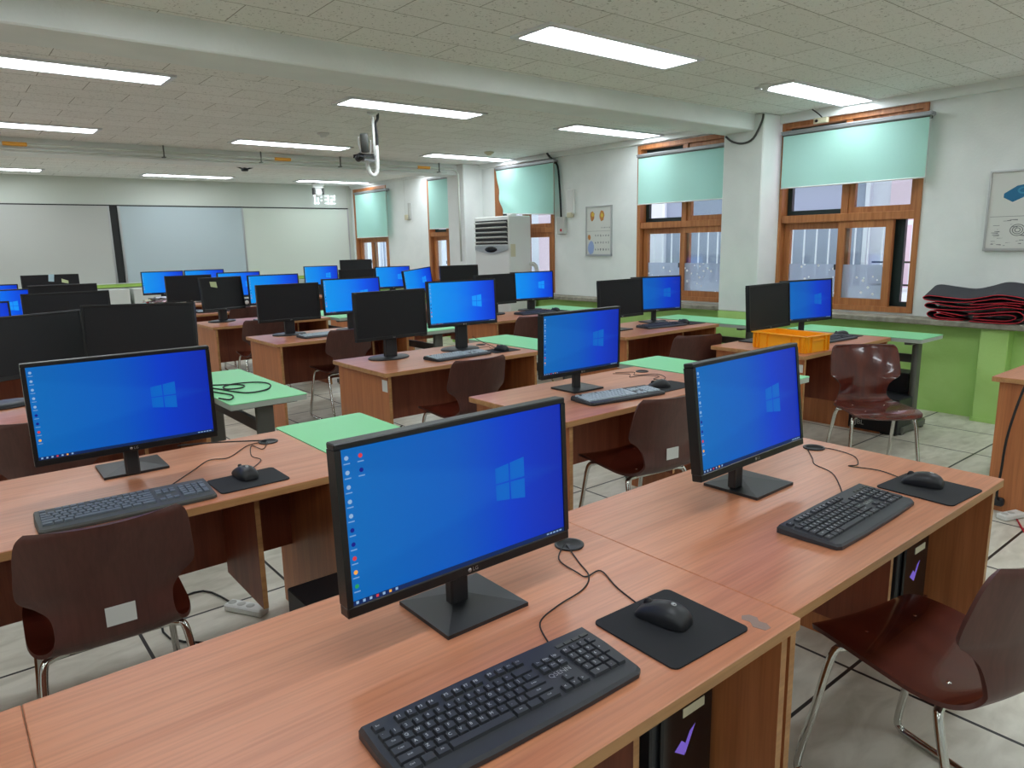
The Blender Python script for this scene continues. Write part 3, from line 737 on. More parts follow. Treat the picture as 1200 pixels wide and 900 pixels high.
for x, y, lab in ((1.165, 2.21, 'narrow green-topped table alongside the second row desk with slate keyboard'), (1.17, 3.737, 'narrow green-topped table with a coiled black cable lying on it'),
                  (3.21, 2.29, 'narrow green-topped table at the end of the second-row middle desk'), (3.24, 3.80, 'narrow green-topped table at the end of the third-row middle desk'),
                  (3.27, 5.42, 'narrow green-topped table at the end of the fourth-row middle desk'), (3.3, 7.05, 'narrow green-topped table at the end of the fifth-row middle desk'),
                  (5.30, 2.44, 'narrow green-topped table under the window sill beside the orange crate desk'), (5.27, 3.74, 'narrow green-topped table below the second window from the camera'),
                  (5.27, 5.46, 'narrow green-topped table below the wall chart with orange figures')):
    o = clone(TB) if n else TB; n = 1
    o.location = (x*U, y*U, 0); settags(o, lab, group='narrow green-topped tables')

# ------------------------------------------------------------------ monitors
m = monitor
m('large lit monitor on the front-row desk, nearest to the camera', .711, 1.016, -.454, 0, 2, icons=2, basexy=(.724, 1.06))
m('lit monitor on the desk with the black keyboard, beside the empty aisle', 1.667, 1.038, -.444, 1, 7, basexy=(1.735, 1.085))
m('lit monitor on the second-row desk with the slate keyboard', .416, 2.354, -.447, -1, 0, basexy=(.435, 2.51))
m('lit monitor on the second-row desk with the light grey keyboard', 2.322, 2.343, -.456, -1, -1, basexy=(2.35, 2.41))
DK_ = dict(base='round', mode='off', brand='DELL')
m('black switched-off monitor on the third-row middle desk', 2.186, 3.86, -.414, 1, 1, **DK_)
m('lit monitor on round stand on the third-row middle desk', 2.70, 3.83, -.374, -8, 3, base='round', mode='bright')
m('black switched-off monitor on the fourth-row middle desk', 2.22, 5.55, -.425, -5, 1, **DK_)
m('lit monitor partly behind a black one on the fourth-row middle desk', 2.735, 5.47, -.40, -6, 4, base='round', mode='bright')
m('black monitor in front of the air conditioner, beside a lit one', 4.33, 5.569, -.44, 0, 3, **DK_)
m('lit monitor on the window-side desk in front of the air conditioner', 4.85, 5.623, -.436, -11, 2, base='round', mode='bright')
m('black monitor on the window-side desk by the second window', 4.197, 3.80, -.44, 0, 3, mode='off')
m('lit monitor on the window-side desk by the second window', 4.783, 3.934, -.445, -15, 2)
m('black monitor behind the orange crate', 4.305, 2.587, -.443, 1, 4, mode='off', basexy=(4.33, 2.69))
m('lit monitor behind the orange crate', 4.817, 2.606, -.441, -12, 4)
o = m('small black monitor with one yellow-green note on its screen', 2.20, 7.12, -.415, 14, 7, w=.46, h=.335, **DK_)
MB().quad((-.12, .0022, .075), (-.05, .0022, .06), (-.055, .0022, .12), (-.125, .0022, .125)).obj('sticky_note', 'note_green', [c for c in o.children if c.name.startswith('housing')][0])
B_ = dict(base='round', mode='bright')
m('lit monitor beside the small black one with the note', 2.68, 7.05, -.40, -6, 4, **B_)
m('black monitor in the sixth row, half behind the small one with the note', 2.31, 8.65, -.425, -1, 3, **DK_)
m('lit monitor in the sixth row, seen above the small monitor with the note', 2.86, 8.6, -.41, 0, 3, **B_)
m('lit monitor behind the heap of papers in the last row', 2.37, 10.05, -.405, -7, 3, **B_)
m('lit monitor in the last row, beside the one behind the papers', 2.89, 10.05, -.405, -4, 3, **B_)
m('lit monitor in the last row by the windows, in front of the cream board', 4.588, 10.15, -.417, -12, 3, **B_)
m('black monitor in the last row standing before the farthest window', 5.12, 10.05, -.34, -8, 3, **DK_)
m('black monitor in the sixth row by the windows, below the farthest window', 4.43, 8.68, -.436, -4, 3, **DK_)
m('lit monitor in the sixth row by the windows', 4.93, 8.62, -.419, -8, 3, **B_)
m('lit monitor turned at an angle in the fifth row by the windows', 4.50, 7.27, -.415, 18, 5, rollz=-4, **B_)
m('black monitor in the fifth row by the windows, before the fourth window', 4.97, 7.1, -.39, -10, 3, **DK_)
m('black monitor turned at an angle at the picture edge in the third row', .369, 4.10, -.431, 24, 8, basexy=(.21, 4.0), **DK_)
m('wide black monitor in the third row turned towards the camera', .788, 3.919, -.406, -33, 5, base='round', mode='off', brand='DELL', w=.565, h=.32)
m('black monitor in the fourth row, behind the two angled black monitors', .70, 5.5, -.40, -2, 3, **DK_)
m('lit monitor in the fourth row cut by the picture edge', .13, 5.4, -.432, 0, 3, **B_)
m('black monitor in the fifth row, second behind the two angled ones', .885, 7.08, -.408, -6, 3, **DK_)
m('lit monitor in the fifth row cut by the picture edge', .44, 7.38, -.44, 0, 3, **B_)
o = m('black monitor in the sixth row with a blue and a yellow note', .975, 8.6, -.36, -8, 3, **DK_)
hs = [c for c in o.children if c.name.startswith('housing')][0]
MB().quad((-.02, -.001, .085), (.03, -.001, .08), (.04, -.001, .158), (-.012, -.001, .158)).obj('sticky_note', 'note_blue', hs)
MB().quad((.10, -.001, .07), (.16, -.001, .055), (.16, -.001, .085), (.10, -.001, .11)).obj('sticky_note', 'note_green', hs)
m('lit monitor in the sixth row cut by the picture edge', .45, 8.65, -.44, 0, 3, **B_)

# keyboards, mice, pads
keyboard('black keyboard on the front-row desk before the largest lit monitor', .60, .757, -2, 'black', True, True)
keyboard('black keyboard on the desk beside the empty aisle', 1.705, .775, 1.5, 'black', True, True)
keyboard('slate grey keyboard on the second-row desk', .345, 2.10, -2, 'slate', True)
keyboard('light grey keyboard on the second-row middle desk', 2.345, 2.13, -8, 'grey', True)
keyboard('light grey keyboard on the third-row middle desk before the lit monitor', 2.52, 3.64, 3, 'grey', False)
keyboard('light grey keyboard on the fourth-row middle desk', 2.41, 5.32, 2, 'grey', False)
keyboard('black keyboard on the window-side desk by the second window', 4.60, 3.72, -8, 'black', False)
keyboard('black keyboard beside the orange crate', 4.70, 2.36, -4, 'black', False)
keyboard('black keyboard on the window-side desk in front of the air conditioner', 4.66, 5.36, -3, 'black', False)
keyboard('light grey keyboard on the fifth-row middle desk', 2.62, 6.87, 0, 'grey', False)
keyboard('light grey keyboard on the sixth-row middle desk', 2.5, 8.4, 0, 'grey', False)
mouse('black mouse on its pad beside the front-row keyboard', .966, .765, 12, (.963, .747, -2, .215, .205, 'black mouse pad on the front-row desk beside the keyboard'))
mouse('black mouse on its pad beside the empty aisle', 2.084, .757, 14, (2.067, .735, -3, .20, .21, 'black mouse pad on the desk beside the empty aisle'))
mouse('black mouse on the second-row desk with the slate keyboard', .676, 2.15, 5, (.675, 2.118, 0, .215, .16, 'black mouse pad beside the slate grey keyboard'))
mouse('black mouse beside the light grey keyboard on the second-row middle desk', 2.635, 2.145, 60, (2.69, 2.14, 0, .25, .17, 'black mouse pad beside the second-row light grey keyboard'))
mouse('black mouse on the third-row middle desk', 2.861, 3.64, 10, (2.87, 3.655, 0, .22, .17, 'black mouse pad on the third-row middle desk'))
mouse('black mouse on the window-side desk by the second window', 4.86, 3.715, 10, (4.93, 3.70, -3, .22, .18, 'black mouse pad on the desk by the second window'))
mouse('black mouse beside the keyboard next to the orange crate', 4.935, 2.41, 30, (4.96, 2.40, -5, .22, .18, 'black mouse pad on the orange crate desk'))
mouse('black mouse on the window-side desk in front of the air conditioner', 4.93, 5.37, 10, (4.97, 5.36, 0, .22, .18, 'black mouse pad in front of the air conditioner'))

# ------------------------------------------------------------------ chairs
CHR = make_chair(); cn = 0
def chair(label, x, y, yaw, tag=False):
    global cn
    o = clone(CHR) if cn else CHR; cn = 1
    o.location = (x*U, y*U, 0.001); o.rotation_euler = (0, 0, R_(yaw)); settags(o, label, group='dark red plywood chairs')
    if tag: MB().box(-.035, .035, -.0012, 0, -.026, .026).obj('label_sticker', 'paper', o, (.01, -.2225, .52))
    return o
chair('dark red plywood chair closest to the camera, at the corner of the picture', 1.709, .563, -15)
chair('dark red plywood chair before the slate keyboard desk, seen from behind', .26, 2.08, -3, True)
chair('dark red plywood chair with a white tag, tucked under the second-row middle desk', 2.337, 2.02, -8, True)
chair('glossy reddish plywood chair facing the camera beside the orange crate desk', 4.04, 1.755, 134)
chair('dark red plywood chair at the third-row middle desk', 2.345, 3.39, -2)
chair('dark red plywood chair at the fourth-row middle desk', 2.50, 5.30, 0)
chair('dark red plywood chair at the fifth-row middle desk', 2.33, 6.60, -6)
chair('dark red plywood chair at the sixth-row middle desk', 2.72, 8.2, -3)
chair('dark red plywood chair at the window-side desk by the second window', 4.03, 3.09, -22)
chair('dark red plywood chair at the window-side desk before the air conditioner', 4.12, 4.92, -10)
chair('dark red plywood chair half hidden behind the lit monitor in the third row', .30, 3.42, -8)

# computer towers
TW = make_tower(); n = 0
for x, y, lab in ((2.10, .775, 'black computer tower with purple tick under the desk beside the empty aisle'), (1.018, .76, 'black computer tower with purple tick under the front-row desk'),
                  (.835, 1.735, 'low black computer tower pulled out from the slate keyboard desk'), (2.865, 2.145, 'black computer tower under the second-row middle desk')):
    o = make_tower(.335) if 'pulled out' in lab else clone(TW) if n else TW; n = 1
    o.location = (x*U, y*U, .001 if 'pulled out' in lab else .288); settags(o, lab, group='black computer towers under desks')

MB().prism([(-.012, -.03), (.004, -.032), (.012, -.018), (.008, -.004), (.018, .006), (.016, .022), (.002, .03), (-.010, .022), (-.006, .006), (-.018, -.008)], 0, .0006).obj('worn_patch', 'scuff', FRONT_DESK, (1.09*U-.024*U, .05, TOP))
# ------------------------------------------------------------------ orange crate
def crate():
    r = empty('plastic_crate', (4.175*U, 2.36*U, TOP+.001), R_(0), label='orange plastic crate on the desk by the windows', cat='crate')
    W, L, H, t = .24, .40, .105, .006; q = MB()
    q.box(-W/2, W/2, -L/2, L/2, 0, .006)
    for s in (-1, 1):
        a, b = sorted((s*W/2, s*(W/2-t))); q.box(a, b, -L/2, L/2, .006, H)
        a, b = sorted((s*L/2, s*(L/2-t))); q.box(-W/2+t, W/2-t, a, b, .006, H)
    q.obj('crate_body', 'orange', r)
    q = MB()
    for s in (-1, 1):
        a, b = sorted((s*(W/2-.004), s*(W/2+.014))); q.box(a, b, -L/2-.014, L/2+.014, H-.004, H+.004, bev=.002)
        a, b = sorted((s*(L/2-.004), s*(L/2+.014))); q.box(-W/2, W/2, a, b, H-.004, H+.004, bev=.002)
    q.obj('rim', 'orange', r)
    for s in (-1, 1):
        for y in (-.185, -.155, -.09, .09, .155, .185):
            a, b = sorted((s*W/2, s*(W/2+.012))); MB().box(a, b, y-.002, y+.002, .004, H-.004).obj('rib', 'orange', r)
        for x in (-.11, -.07, .07, .11):
            a, b = sorted((s*L/2, s*(L/2+.012))); MB().box(x-.002, x+.002, a, b, .004, H-.004).obj('rib', 'orange', r)
        a, b = sorted((s*L/2, s*(L/2+.012))); MB().box(-.07, .07, a, b, H-.03, H-.026).box(-.07, -.066, a, b, H-.026, H-.004).box(.066, .07, a, b, H-.026, H-.004).obj('handle', 'orange', r)
    return r
cr = crate(); cr.rotation_euler = (0, 0, R_(-6))

# ------------------------------------------------------------------ folded mats on the sill
def folded_mat(label, path, z, wid=.19, xo=0, tilt=0, thick=.004):
    # path: folded outline in (y survey, height m), seen from the room; the sheet runs back to the wall
    r = empty('desk_mat', (XW-.208+xo, 0, z), 0, label=label, cat='desk mat', group='folded mats on the window sill')
    pts = spline([Vector((0, y*U, .004+(h-.004)*1.25)) for y, h in path], 5); V = []; n = len(pts); q = MB()
    top = max(p.z for p in pts)
    for p in pts:
        k = tilt*(p.z/top if top else 0)
        V += [p, p+Vector((wid, 0, k)), p+Vector((wid, 0, k+thick)), p+Vector((0, 0, thick))]
    q.add(V, [[4*i+k, 4*i+(k+1) % 4, 4*i+4+(k+1) % 4, 4*i+4+k] for i in range(n-1) for k in range(4)]+[[3, 2, 1, 0], [4*n-4, 4*n-3, 4*n-2, 4*n-1]], 0)
    q.obj('mat_sheet', 'mat_black', r)
    MB().tube([p+Vector((-.001, 0, thick/2)) for p in pts], .0034, 6, smooth=1).obj('stitched_edge', 'red_edge', r)
    for e in (pts[0], pts[-1]): MB().tube([e+Vector((0, 0, thick/2)), e+Vector((wid, 0, thick/2+tilt*(e.z/top)))], .0034, 6, smooth=1).obj('end_edge', 'red_edge', r)
    return r
zs = Z(-.632)
folded_mat('folded black mat with red edging, lowest in the pile on the sill', [(1.98, .004), (2.10, .003), (2.18, .012), (2.215, .034), (2.18, .056), (2.10, .048), (2.02, .040), (1.97, .034)], zs)
folded_mat('folded black mat looping inside the lowest one of the sill pile', [(1.99, .012), (2.12, .016), (2.165, .030), (2.12, .040), (2.03, .026)], zs, wid=.17, xo=.004)
folded_mat('rolled black mat with red edging at the near end of the sill pile', [(1.92, .004), (1.72, .003), (1.62, .012), (1.585, .042), (1.62, .074), (1.70, .072), (1.82, .056), (1.93, .050)], zs, xo=-.01)
folded_mat('black mat lying inside the rolled one of the sill pile', [(1.90, .018), (1.72, .016), (1.65, .028), (1.64, .046), (1.70, .054), (1.84, .038), (1.9, .034)], zs, wid=.17, xo=-.004)
folded_mat('wavy folded black mat with red edging in the middle of the sill pile', [(1.60, .090), (1.72, .098), (1.86, .078), (2.0, .066), (2.12, .066), (2.20, .070), (2.235, .088), (2.20, .104), (2.10, .094), (1.98, .086), (1.86, .094), (1.74, .114), (1.62, .108)], zs)
folded_mat('thin black mat with red edging drooping at the near side of the sill pile', [(1.30, .075), (1.42, .10), (1.55, .118), (1.68, .125), (1.80, .116), (1.88, .108), (1.93, .104)], zs, tilt=.02)
folded_mat('large folded black mat with bare top face on top of the sill pile', [(1.50, .128), (1.62, .136), (1.74, .148), (1.84, .134), (1.93, .120), (2.05, .114), (2.16, .116), (2.235, .124), (2.25, .140), (2.20, .150), (2.08, .142), (1.96, .136), (1.86, .150), (1.76, .168), (1.64, .160), (1.55, .140)], zs, wid=.2, tilt=.085)

# ------------------------------------------------------------------ blinds
def blind(label, y0, y1, zt, zb, xo=.0, skew=0, bil=0, wrinkle=0):
    r = empty('roller_blind', (0, 0, 0), label=label, cat='roller blind', group='mint roller blinds at the windows')
    k_ = (XW-.088)/XW; a, b = y0*U*k_, y1*U*k_; x = XW-.07+xo; zt, zb = Z(zt*k_), Z(zb*k_)
    q = MB().box(x-.03, x+.045, a-.012, b+.012, zt+.0, zt+.035, bev=.008); q.box(x-.036, x-.03, a-.01, b+.01, zt+.022, zt+.03)
    q.obj('cassette', 'cassette_grey', r)
    MB().tube([(x, a, zt-.004), (x, b, zt-.004)], .018, 14, smooth=1).obj('roller', 'steel_grey', r)
    N, K = 16, 12; V = []
    for j in range(K+1):
        for i in range(N+1):
            u, v = i/N, j/K; y = a+.01+(b-a-.02)*u; z = zt-.01+(zb-zt+.01)*v
            if wrinkle: y -= wrinkle*max(0, (u-.55))/.45*v*.55; z += wrinkle*.25*u*v*v
            V.append(Vector((x-.018+.004*math.sin(9*u+3*v)*v-wrinkle*.12*math.sin(12*u*v)*v*u, y, z)))
    f = MB(); f.add(V, [[j*(N+1)+i, j*(N+1)+i+1, (j+1)*(N+1)+i+1, (j+1)*(N+1)+i] for j in range(K) for i in range(N)], 0, True)
    f.obj('fabric', 'blind_cloth', r)
    e = [V[K*(N+1)+i] for i in range(N+1)]
    MB().tube([p+Vector((0, 0, -.004)) for p in e], .006, 8, smooth=1).obj('bottom_rail', 'white_plastic', r)
    MB().tube([(x-.035, a-.004, zt+.01), (x-.036, a-.006, (zt+zb)/2), (x-.035, a-.004, zb-.05)], .0018, 5).obj('pull_cord', 'silver', r)
    return r
blind('mint roller blind on the window nearest the camera', 2.385, 3.605, .885, .436)
blind('mint roller blind on the window beside the wall column', 4.04, 5.28, .865, .385)
blind('wrinkled mint roller blind above the air conditioner', 6.60, 7.75, .955, .345, wrinkle=.22)
blind('mint roller blind on the window just past the air conditioner', 8.47, 9.42, .955, .245)
blind('mint roller blind on the farthest window beside the boards', 10.68, 11.80, .90, .16)

# ------------------------------------------------------------------ air conditioner
ac = empty('air_conditioner', (5.6*U, 6.92*U, 0), label='tall white standing air conditioner with louvred top by the windows', cat='air conditioner')
aw, ad, ah = .75, .37, Z(.335)
MB().box(0, ad, 0, aw, 0, ah, bev=.012).obj('cabinet_body', 'white_plastic', ac)
MB().box(-.004, .002, .03, aw-.03, ah-.36, ah-.05).obj('grille_recess', 'dark_gap', ac)
for i in range(5):
    tf = Matrix.Translation((-.01, 0, ah-.085-.062*i)) @ Matrix.Rotation(R_(28), 4, 'Y')
    MB().box(-.022, .022, .03, aw-.03, -.004, .004, tf=tf, bev=.002).obj('louvre', 'cabinet_white', ac)
q = MB(); n = 14; V = []
for i in range(n+1):
    u = i/n; V += [(-.012, .02+u*(aw-.04), ah-.375), (-.012, .02+u*(aw-.04), ah-.43-.05*math.sin(math.pi*u)), (.001, .02+u*(aw-.04), ah-.375), (.001, .02+u*(aw-.04), ah-.43-.05*math.sin(math.pi*u))]
q.add(V, [[4*i, 4*i+1, 4*i+5, 4*i+4] for i in range(n)]+[[4*i+1, 4*i+3, 4*i+7, 4*i+5] for i in range(n)]+[[4*i, 4*i+4, 4*i+6, 4*i+2] for i in range(n)]); q.obj('fascia', 'silver', ac)
MB().lathe([(.13, 0), (.13, .005), (.1, .008)], 24, sx=1, sy=.30, tf=Matrix.Translation((-.012, aw/2, ah-.425)) @ Matrix.Rotation(R_(-90), 4, 'Z') @ Matrix.Rotation(R_(90), 4, 'X')).obj('display', 'black_gloss', ac)
MB().box(.02, .10, -.002, 0, ah-.52, ah-.36).obj('rating_label', 'cream_box', ac)
MB().box(.10, .30, -.001, 0, ah-.80, ah-.798).obj('seam', 'dark_grey', ac)
MB().tube([(ad-.02, .02, ah-.62), (ad+.03, -.04, ah-.64), (ad+.05, -.06, ah-.78), (ad+.02, -.05, ah-.95), (ad+.0, -.02, .5), (ad-.01, 0, .06)], .028, 12).obj('drain_hose', 'cabinet_white', ac)
MB().box(.12, .22, .1, .2, ah, ah+.035, bev=.012).obj('top_bracket', 'white_plastic', ac)

# ------------------------------------------------------------------ wall charts
def chart(label, y0, y1, z0, z1, kind):
    r = empty('wall_chart', (XW, 0, 0), label=label, cat='wall chart', group='silver-framed charts on the window wall')
    a, b, c, d = y0*U, y1*U, Z(z0), Z(z1)
    bars(MB(), a, b, c, d, .012, -.022, 0).box(-.026, -.0, a, b, c-.006, c+.012).obj('frame', 'silver', r)
    MB().box(-.012, -.002, a+.012, b-.012, c+.012, d-.012).obj('board', 'paper', r)
    W, H = b-a, d-c; q = MB(); x = -.0128
    def pt(u, v): return (x, b-u*W, c+v*H)
    cm = ['chart_a_'+kind, 'chart_b_'+kind, 'chart_c', 'chart_ink']
    def blob(u, v, ru, rv, m, n=14, wob=.25, seed=1):
        rd = random.Random(seed); t = MB() if m < 3 else q; t.add([pt(u+ru*math.cos(2*math.pi*i/n)*(1-wob*rd.random()), v+rv*math.sin(2*math.pi*i/n)*(1-wob*rd.random())) for i in range(n)], [list(range(n))], m)
        if m < 3: t.obj('printed_figure', cm, r)
    if kind == 'orange':
        blob(.25, .80, .10, .11, 0, seed=2); blob(.62, .80, .11, .12, 0, seed=3); x = -.0132; blob(.27, .83, .06, .05, 1); blob(.63, .81, .055, .05, 1, seed=5); x = -.0128
        blob(.13, .37, .06, .06, 0, seed=7); blob(.2, .15, .13, .16, 2, seed=8)
        q.quad(pt(.03, .49), pt(.97, .49), pt(.97, .495), pt(.03, .495), 3)
        rd = random.Random(4)
        for j in range(3):
            for i in range(6):
                u, v = .38+i*.1, .40-j*.14; blob(u, v, .03, .035, 3, 7, .7, rd.randint(0, 99))
        for i in range(8): blob(.6+i*.045, .56, .015, .02, 3, 6, .7, i)
    else:
        q.quad(pt(.05, .42), pt(.95, .42), pt(.95, .425), pt(.05, .425), 3)
        t_ = MB(); t_.add([pt(*p) for p in [(.20, .66), (.20, .71), (.36, .80), (.50, .82), (.56, .77), (.54, .71), (.44, .65), (.32, .60)]], [list(range(8))], 0); t_.obj('printed_figure', cm, r)
        x = -.0132; blob(.44, .74, .075, .045, 1, 16, .05); x = -.0135; blob(.44, .74, .045, .025, 0, 14, .05); x = -.0128
        rd = random.Random(9)
        for i in range(46):
            u, v = rd.uniform(.08, .94), rd.uniform(.05, .38); l = rd.uniform(.02, .1); q.quad(pt(u, v), pt(min(u+l, .95), v+rd.uniform(-.01, .01)), pt(min(u+l, .95), v+.006), pt(u, v+.006), 3)
        for (u, v, rr) in ((.42, .25, .10), (.80, .25, .09)):
            for k in range(3):
                n = 20; r1, r2 = rr*(1-.3*k), rr*(1-.3*k)-.012
                q.add([pt(u+r1*math.cos(2*math.pi*i/n), v+r1*.75*math.sin(2*math.pi*i/n)) for i in range(n)]+[pt(u+r2*math.cos(2*math.pi*i/n), v+r2*.75*math.sin(2*math.pi*i/n)) for i in range(n)],
                      [[i, (i+1) % n, n+(i+1) % n, n+i] for i in range(n)], 3)
    q.obj('printed_lines', cm, r)
mat('chart_a_orange', (196, 130, 60), .6); mat('chart_b_orange', (222, 190, 70), .6); mat('chart_c', (150, 170, 215), .6); mat('chart_ink', (120, 124, 124), .7)
mat('chart_a_blue', (30, 110, 150), .6); mat('chart_b_blue', (60, 140, 175), .6)
chart('silver-framed wall chart with small orange figures between two windows', 5.64, 6.045, -.155, .40, 'orange')
chart('silver-framed wall chart with a blue machine part above the folded mats', 1.46, 1.945, -.12, .437, 'blue')

# ------------------------------------------------------------------ ceiling fittings
def detector(label, x, y, matn='white_plastic', r=.06):
    MB().lathe([(r, 0), (r, -.012), (r*.8, -.022), (r*.55, -.024), (r*.5, -.04), (.01, -.042)], 24, tf=Matrix.Translation((x*U, y*U, CH))).obj('smoke_detector', matn, label=label, cat='smoke detector', group='ceiling detectors')
detector('round white smoke detector on the ceiling behind the hanging camera', 3.08, 6.55)
detector('round beige detector on the ceiling near the windows', 5.3, 6.89, 'cream_box')
detector('small round white ceiling detector near the first wall column', 4.74, 2.97, r=.045)
# hanging camera on a hooked pole
hc = empty('hanging_camera', P(2.96, 5.37, 1.054), 0, label='grey tube camera hanging from the ceiling on a white hooked pole', cat='camera')
h = lambda z: (z-1.054)*U
MB().lathe([(.045, 0), (.045, -.01), (.03, -.02), (.012, -.035)], 18).tube([(0, 0, -.02), (0, 0, h(.70))], .011, 10, smooth=1)\
    .tube([(.02, 0, h(.80)), (.022, 0, h(.66)), (.015, 0, h(.60)), (-.015, 0, h(.565)), (-.055, 0, h(.585)), (-.072, 0, h(.63)), (-.075, 0, h(.68))], .018, 12).obj('pole', 'white_plastic', hc)
MB().tube([(.05, 0, -.002), (.045, .0, -.05), (.022, 0, -.09), (.03, 0, -.18), (.03, 0, -.28), (.018, 0, h(.75))], .012, 8).obj('cable_bundle', 'rubber', hc)
MB().box(-.11, -.04, -.04, .04, h(.715), h(.675), bev=.006).tube([(-.125, 0, h(.72)), (-.145, 0, h(.80)), (-.142, 0, h(.86))], .005, 8).tube([(-.045, 0, h(.72)), (-.03, 0, h(.80)), (-.035, 0, h(.84))], .005, 8).obj('bracket', 'silver', hc)
MB().lathe([(.03, -.075), (.034, -.07), (.034, .07), (.03, .075)], 20, tf=Matrix.Translation((-.09, 0, h(.815))) @ Matrix.Rotation(R_(-10), 4, 'Y') @ Matrix.Rotation(R_(14), 4, 'X')).obj('camera_tube', 'dark_grey', hc)
MB().box(-.16, -.05, -.05, .05, h(.725), h(.70), bev=.008).lathe([(.028, -.03), (.028, .03)], 14, tf=Matrix.Translation((-.155, -.02, h(.70))) @ Matrix.Rotation(R_(70), 4, 'X')).obj('lens_unit', 'black_plastic', hc)
dc = empty('dome_camera', P(5.27, 11.55, 1.054), 0, label='white dome camera on the ceiling in front of the wall clock', cat='camera')
MB().lathe([(.105, 0), (.105, -.04), (.08, -.05)], 24).box(-.1, .1, -.04, .04, -.1, -.04, bev=.02).obj('mount', 'white_plastic', dc)
MB().box(-.10, -.065, -.04, .04, -.2, -.08, bev=.01).box(.065, .10, -.04, .04, -.2, -.08, bev=.01).obj('yoke', 'dark_grey', dc)
MB().lathe([(.02, -.08), (.055, -.06), (.07, 0), (.055, .06), (.02, .08)], 20, tf=Matrix.Translation((0, 0, -.16))).obj('camera_head', 'white_plastic', dc)
# clock digits on the front wall
ck = empty('wall_clock', (0, 0, 0), label='white glowing digital clock digits on the front wall beside the dome camera', cat='clock')
def seg(mb, cx, cz, w_, h_, on):
    t = .017; y = YF-.03
    S = dict(a=(cx-w_/2, cx+w_/2, cz+h_-t, cz+h_), g=(cx-w_/2, cx+w_/2, cz+h_/2-t/2, cz+h_/2+t/2), d=(cx-w_/2, cx+w_/2, cz, cz+t),
             f=(cx-w_/2, cx-w_/2+t, cz+h_/2, cz+h_), b=(cx+w_/2-t, cx+w_/2, cz+h_/2, cz+h_), e=(cx-w_/2, cx-w_/2+t, cz, cz+h_/2), c=(cx+w_/2-t, cx+w_/2, cz, cz+h_/2))
    for k in on: x0, x1, z0, z1 = S[k]; mb.box(x0, x1, y, y+.02, z0, z1)
z0 = Z(.74); hh = .15
for cx, on in ((5.395, 'abcdef'), (5.585, 'abcdg'), (5.70, 'abdeg')):
    q = MB(); seg(q, cx*U, z0, .078, hh, on); q.obj('digit', 'clock_led', ck)
q = MB(); q.box(5.485*U-.012, 5.485*U+.012, YF-.03, YF-.01, z0+.045, z0+.069).box(5.485*U-.012, 5.485*U+.012, YF-.03, YF-.01, z0+.105, z0+.129); q.obj('colon', 'clock_led', ck)
# conduit in front of the far beam
pp = empty('conduit_pipe', (0, 0, 0), label='thin grey pipe with yellow tape running along the far ceiling beam', cat='pipe')
yp = 8.12*U; zp = Z(.985)
MB().tube([(XL+.1, yp, zp), (5.62*U, yp, zp), (5.68*U, yp, zp-.02), (5.70*U, yp-.02, zp-.08), (5.70*U, yp-.03, 1.2)], .014, 8, smooth=1).tube([(XL+.1, yp+.03, zp-.045), (5.55*U, yp+.03, zp-.045)], .008, 6, smooth=1).obj('pipe', 'wall_strip', pp)
for x in (.70, 3.21, 5.08): MB().box(x*U, x*U+.2, yp-.018, yp+.018, zp-.018, zp+.018, bev=.006).obj('tape_band', 'yellow_tape', pp)
for x in (.2, 2.05, 3.05, 4.0, 5.4): MB().box(x*U, x*U+.012, yp-.02, yp-.006, zp-.05, CH-.002).box(x*U-.01, x*U+.025, yp-.022, yp+.03, zp-.055, zp-.045).obj('hanger', 'steel_grey', pp)
br = empty('ceiling_bracket', P(3.25, 9.2, 1.054), 0, label='dark three-armed bracket hanging under a ceiling light past the far beam', cat='bracket')
MB().tube([(0, 0, 0), (0, 0, -.08)], .012, 8, smooth=1).obj('rod', 'steel_grey', br)
MB().tube([(-.22, 0, -.03), (-.12, 0, -.05), (0, 0, -.085), (.13, 0, -.05), (.2, 0, -.02)], .010, 8).lathe([(.04, -.11), (.05, -.09), (.03, -.07)], 14).tube([(-.10, 0, -.01), (-.1, 0, -.05)], .01, 6, smooth=1).obj('arms', 'black_plastic', br)
# wall fittings and cables
def wallbox(name, label, y0, y1, z0, z1, d, matn, cat):
    return MB().box(XW-d, XW-.001, y0*U, y1*U, Z(z0), Z(z1), bev=.004).obj(name, matn, label=label, cat=cat)
o = wallbox('control_box', 'flat white remote holder on the wall beside the wrinkled blind', 6.24, 6.34, .33, .61, .035, 'white_plastic', 'control box')
MB().box(XW-.045, XW-.002, 6.26*U, 6.34*U, Z(.29), Z(.345), bev=.004).obj('holder', 'cream_box', o)
o = wallbox('switch_box', 'grey switch box at the end of the black wall cable', 6.38, 6.51, .10, .30, .05, 'wb_grey', 'switch box')
MB().box(XW-.053, XW-.05, 6.42*U, 6.45*U, Z(.13), Z(.16)).obj('switch', 'red_edge', o)
o = wallbox('control_box', 'small cream box with a pull cord between the two farthest windows', 9.99, 10.06, .40, .48, .05, 'cream_box', 'control box')
MB().box(XW-.03, XW-.002, 9.93*U, 9.98*U, Z(.41), Z(.66), bev=.004).tube([(XW-.02, 10.08*U, CH-.03), (XW-.02, 10.07*U, Z(.48))], .002, 5, smooth=1).obj('cord', 'wb_grey', o)
MB().tube([(XW-.10, 6.62*U, CH-.005), (XW-.105, 6.56*U, CH-.06), (XW-.04, 6.50*U, Z(.9)), (XW-.03, 6.47*U, Z(.6)), (XW-.03, 6.45*U, Z(.29))], .012, 8).obj('wall_cable', 'rubber', label='thick black cable down the wall to the grey switch box', cat='cable')
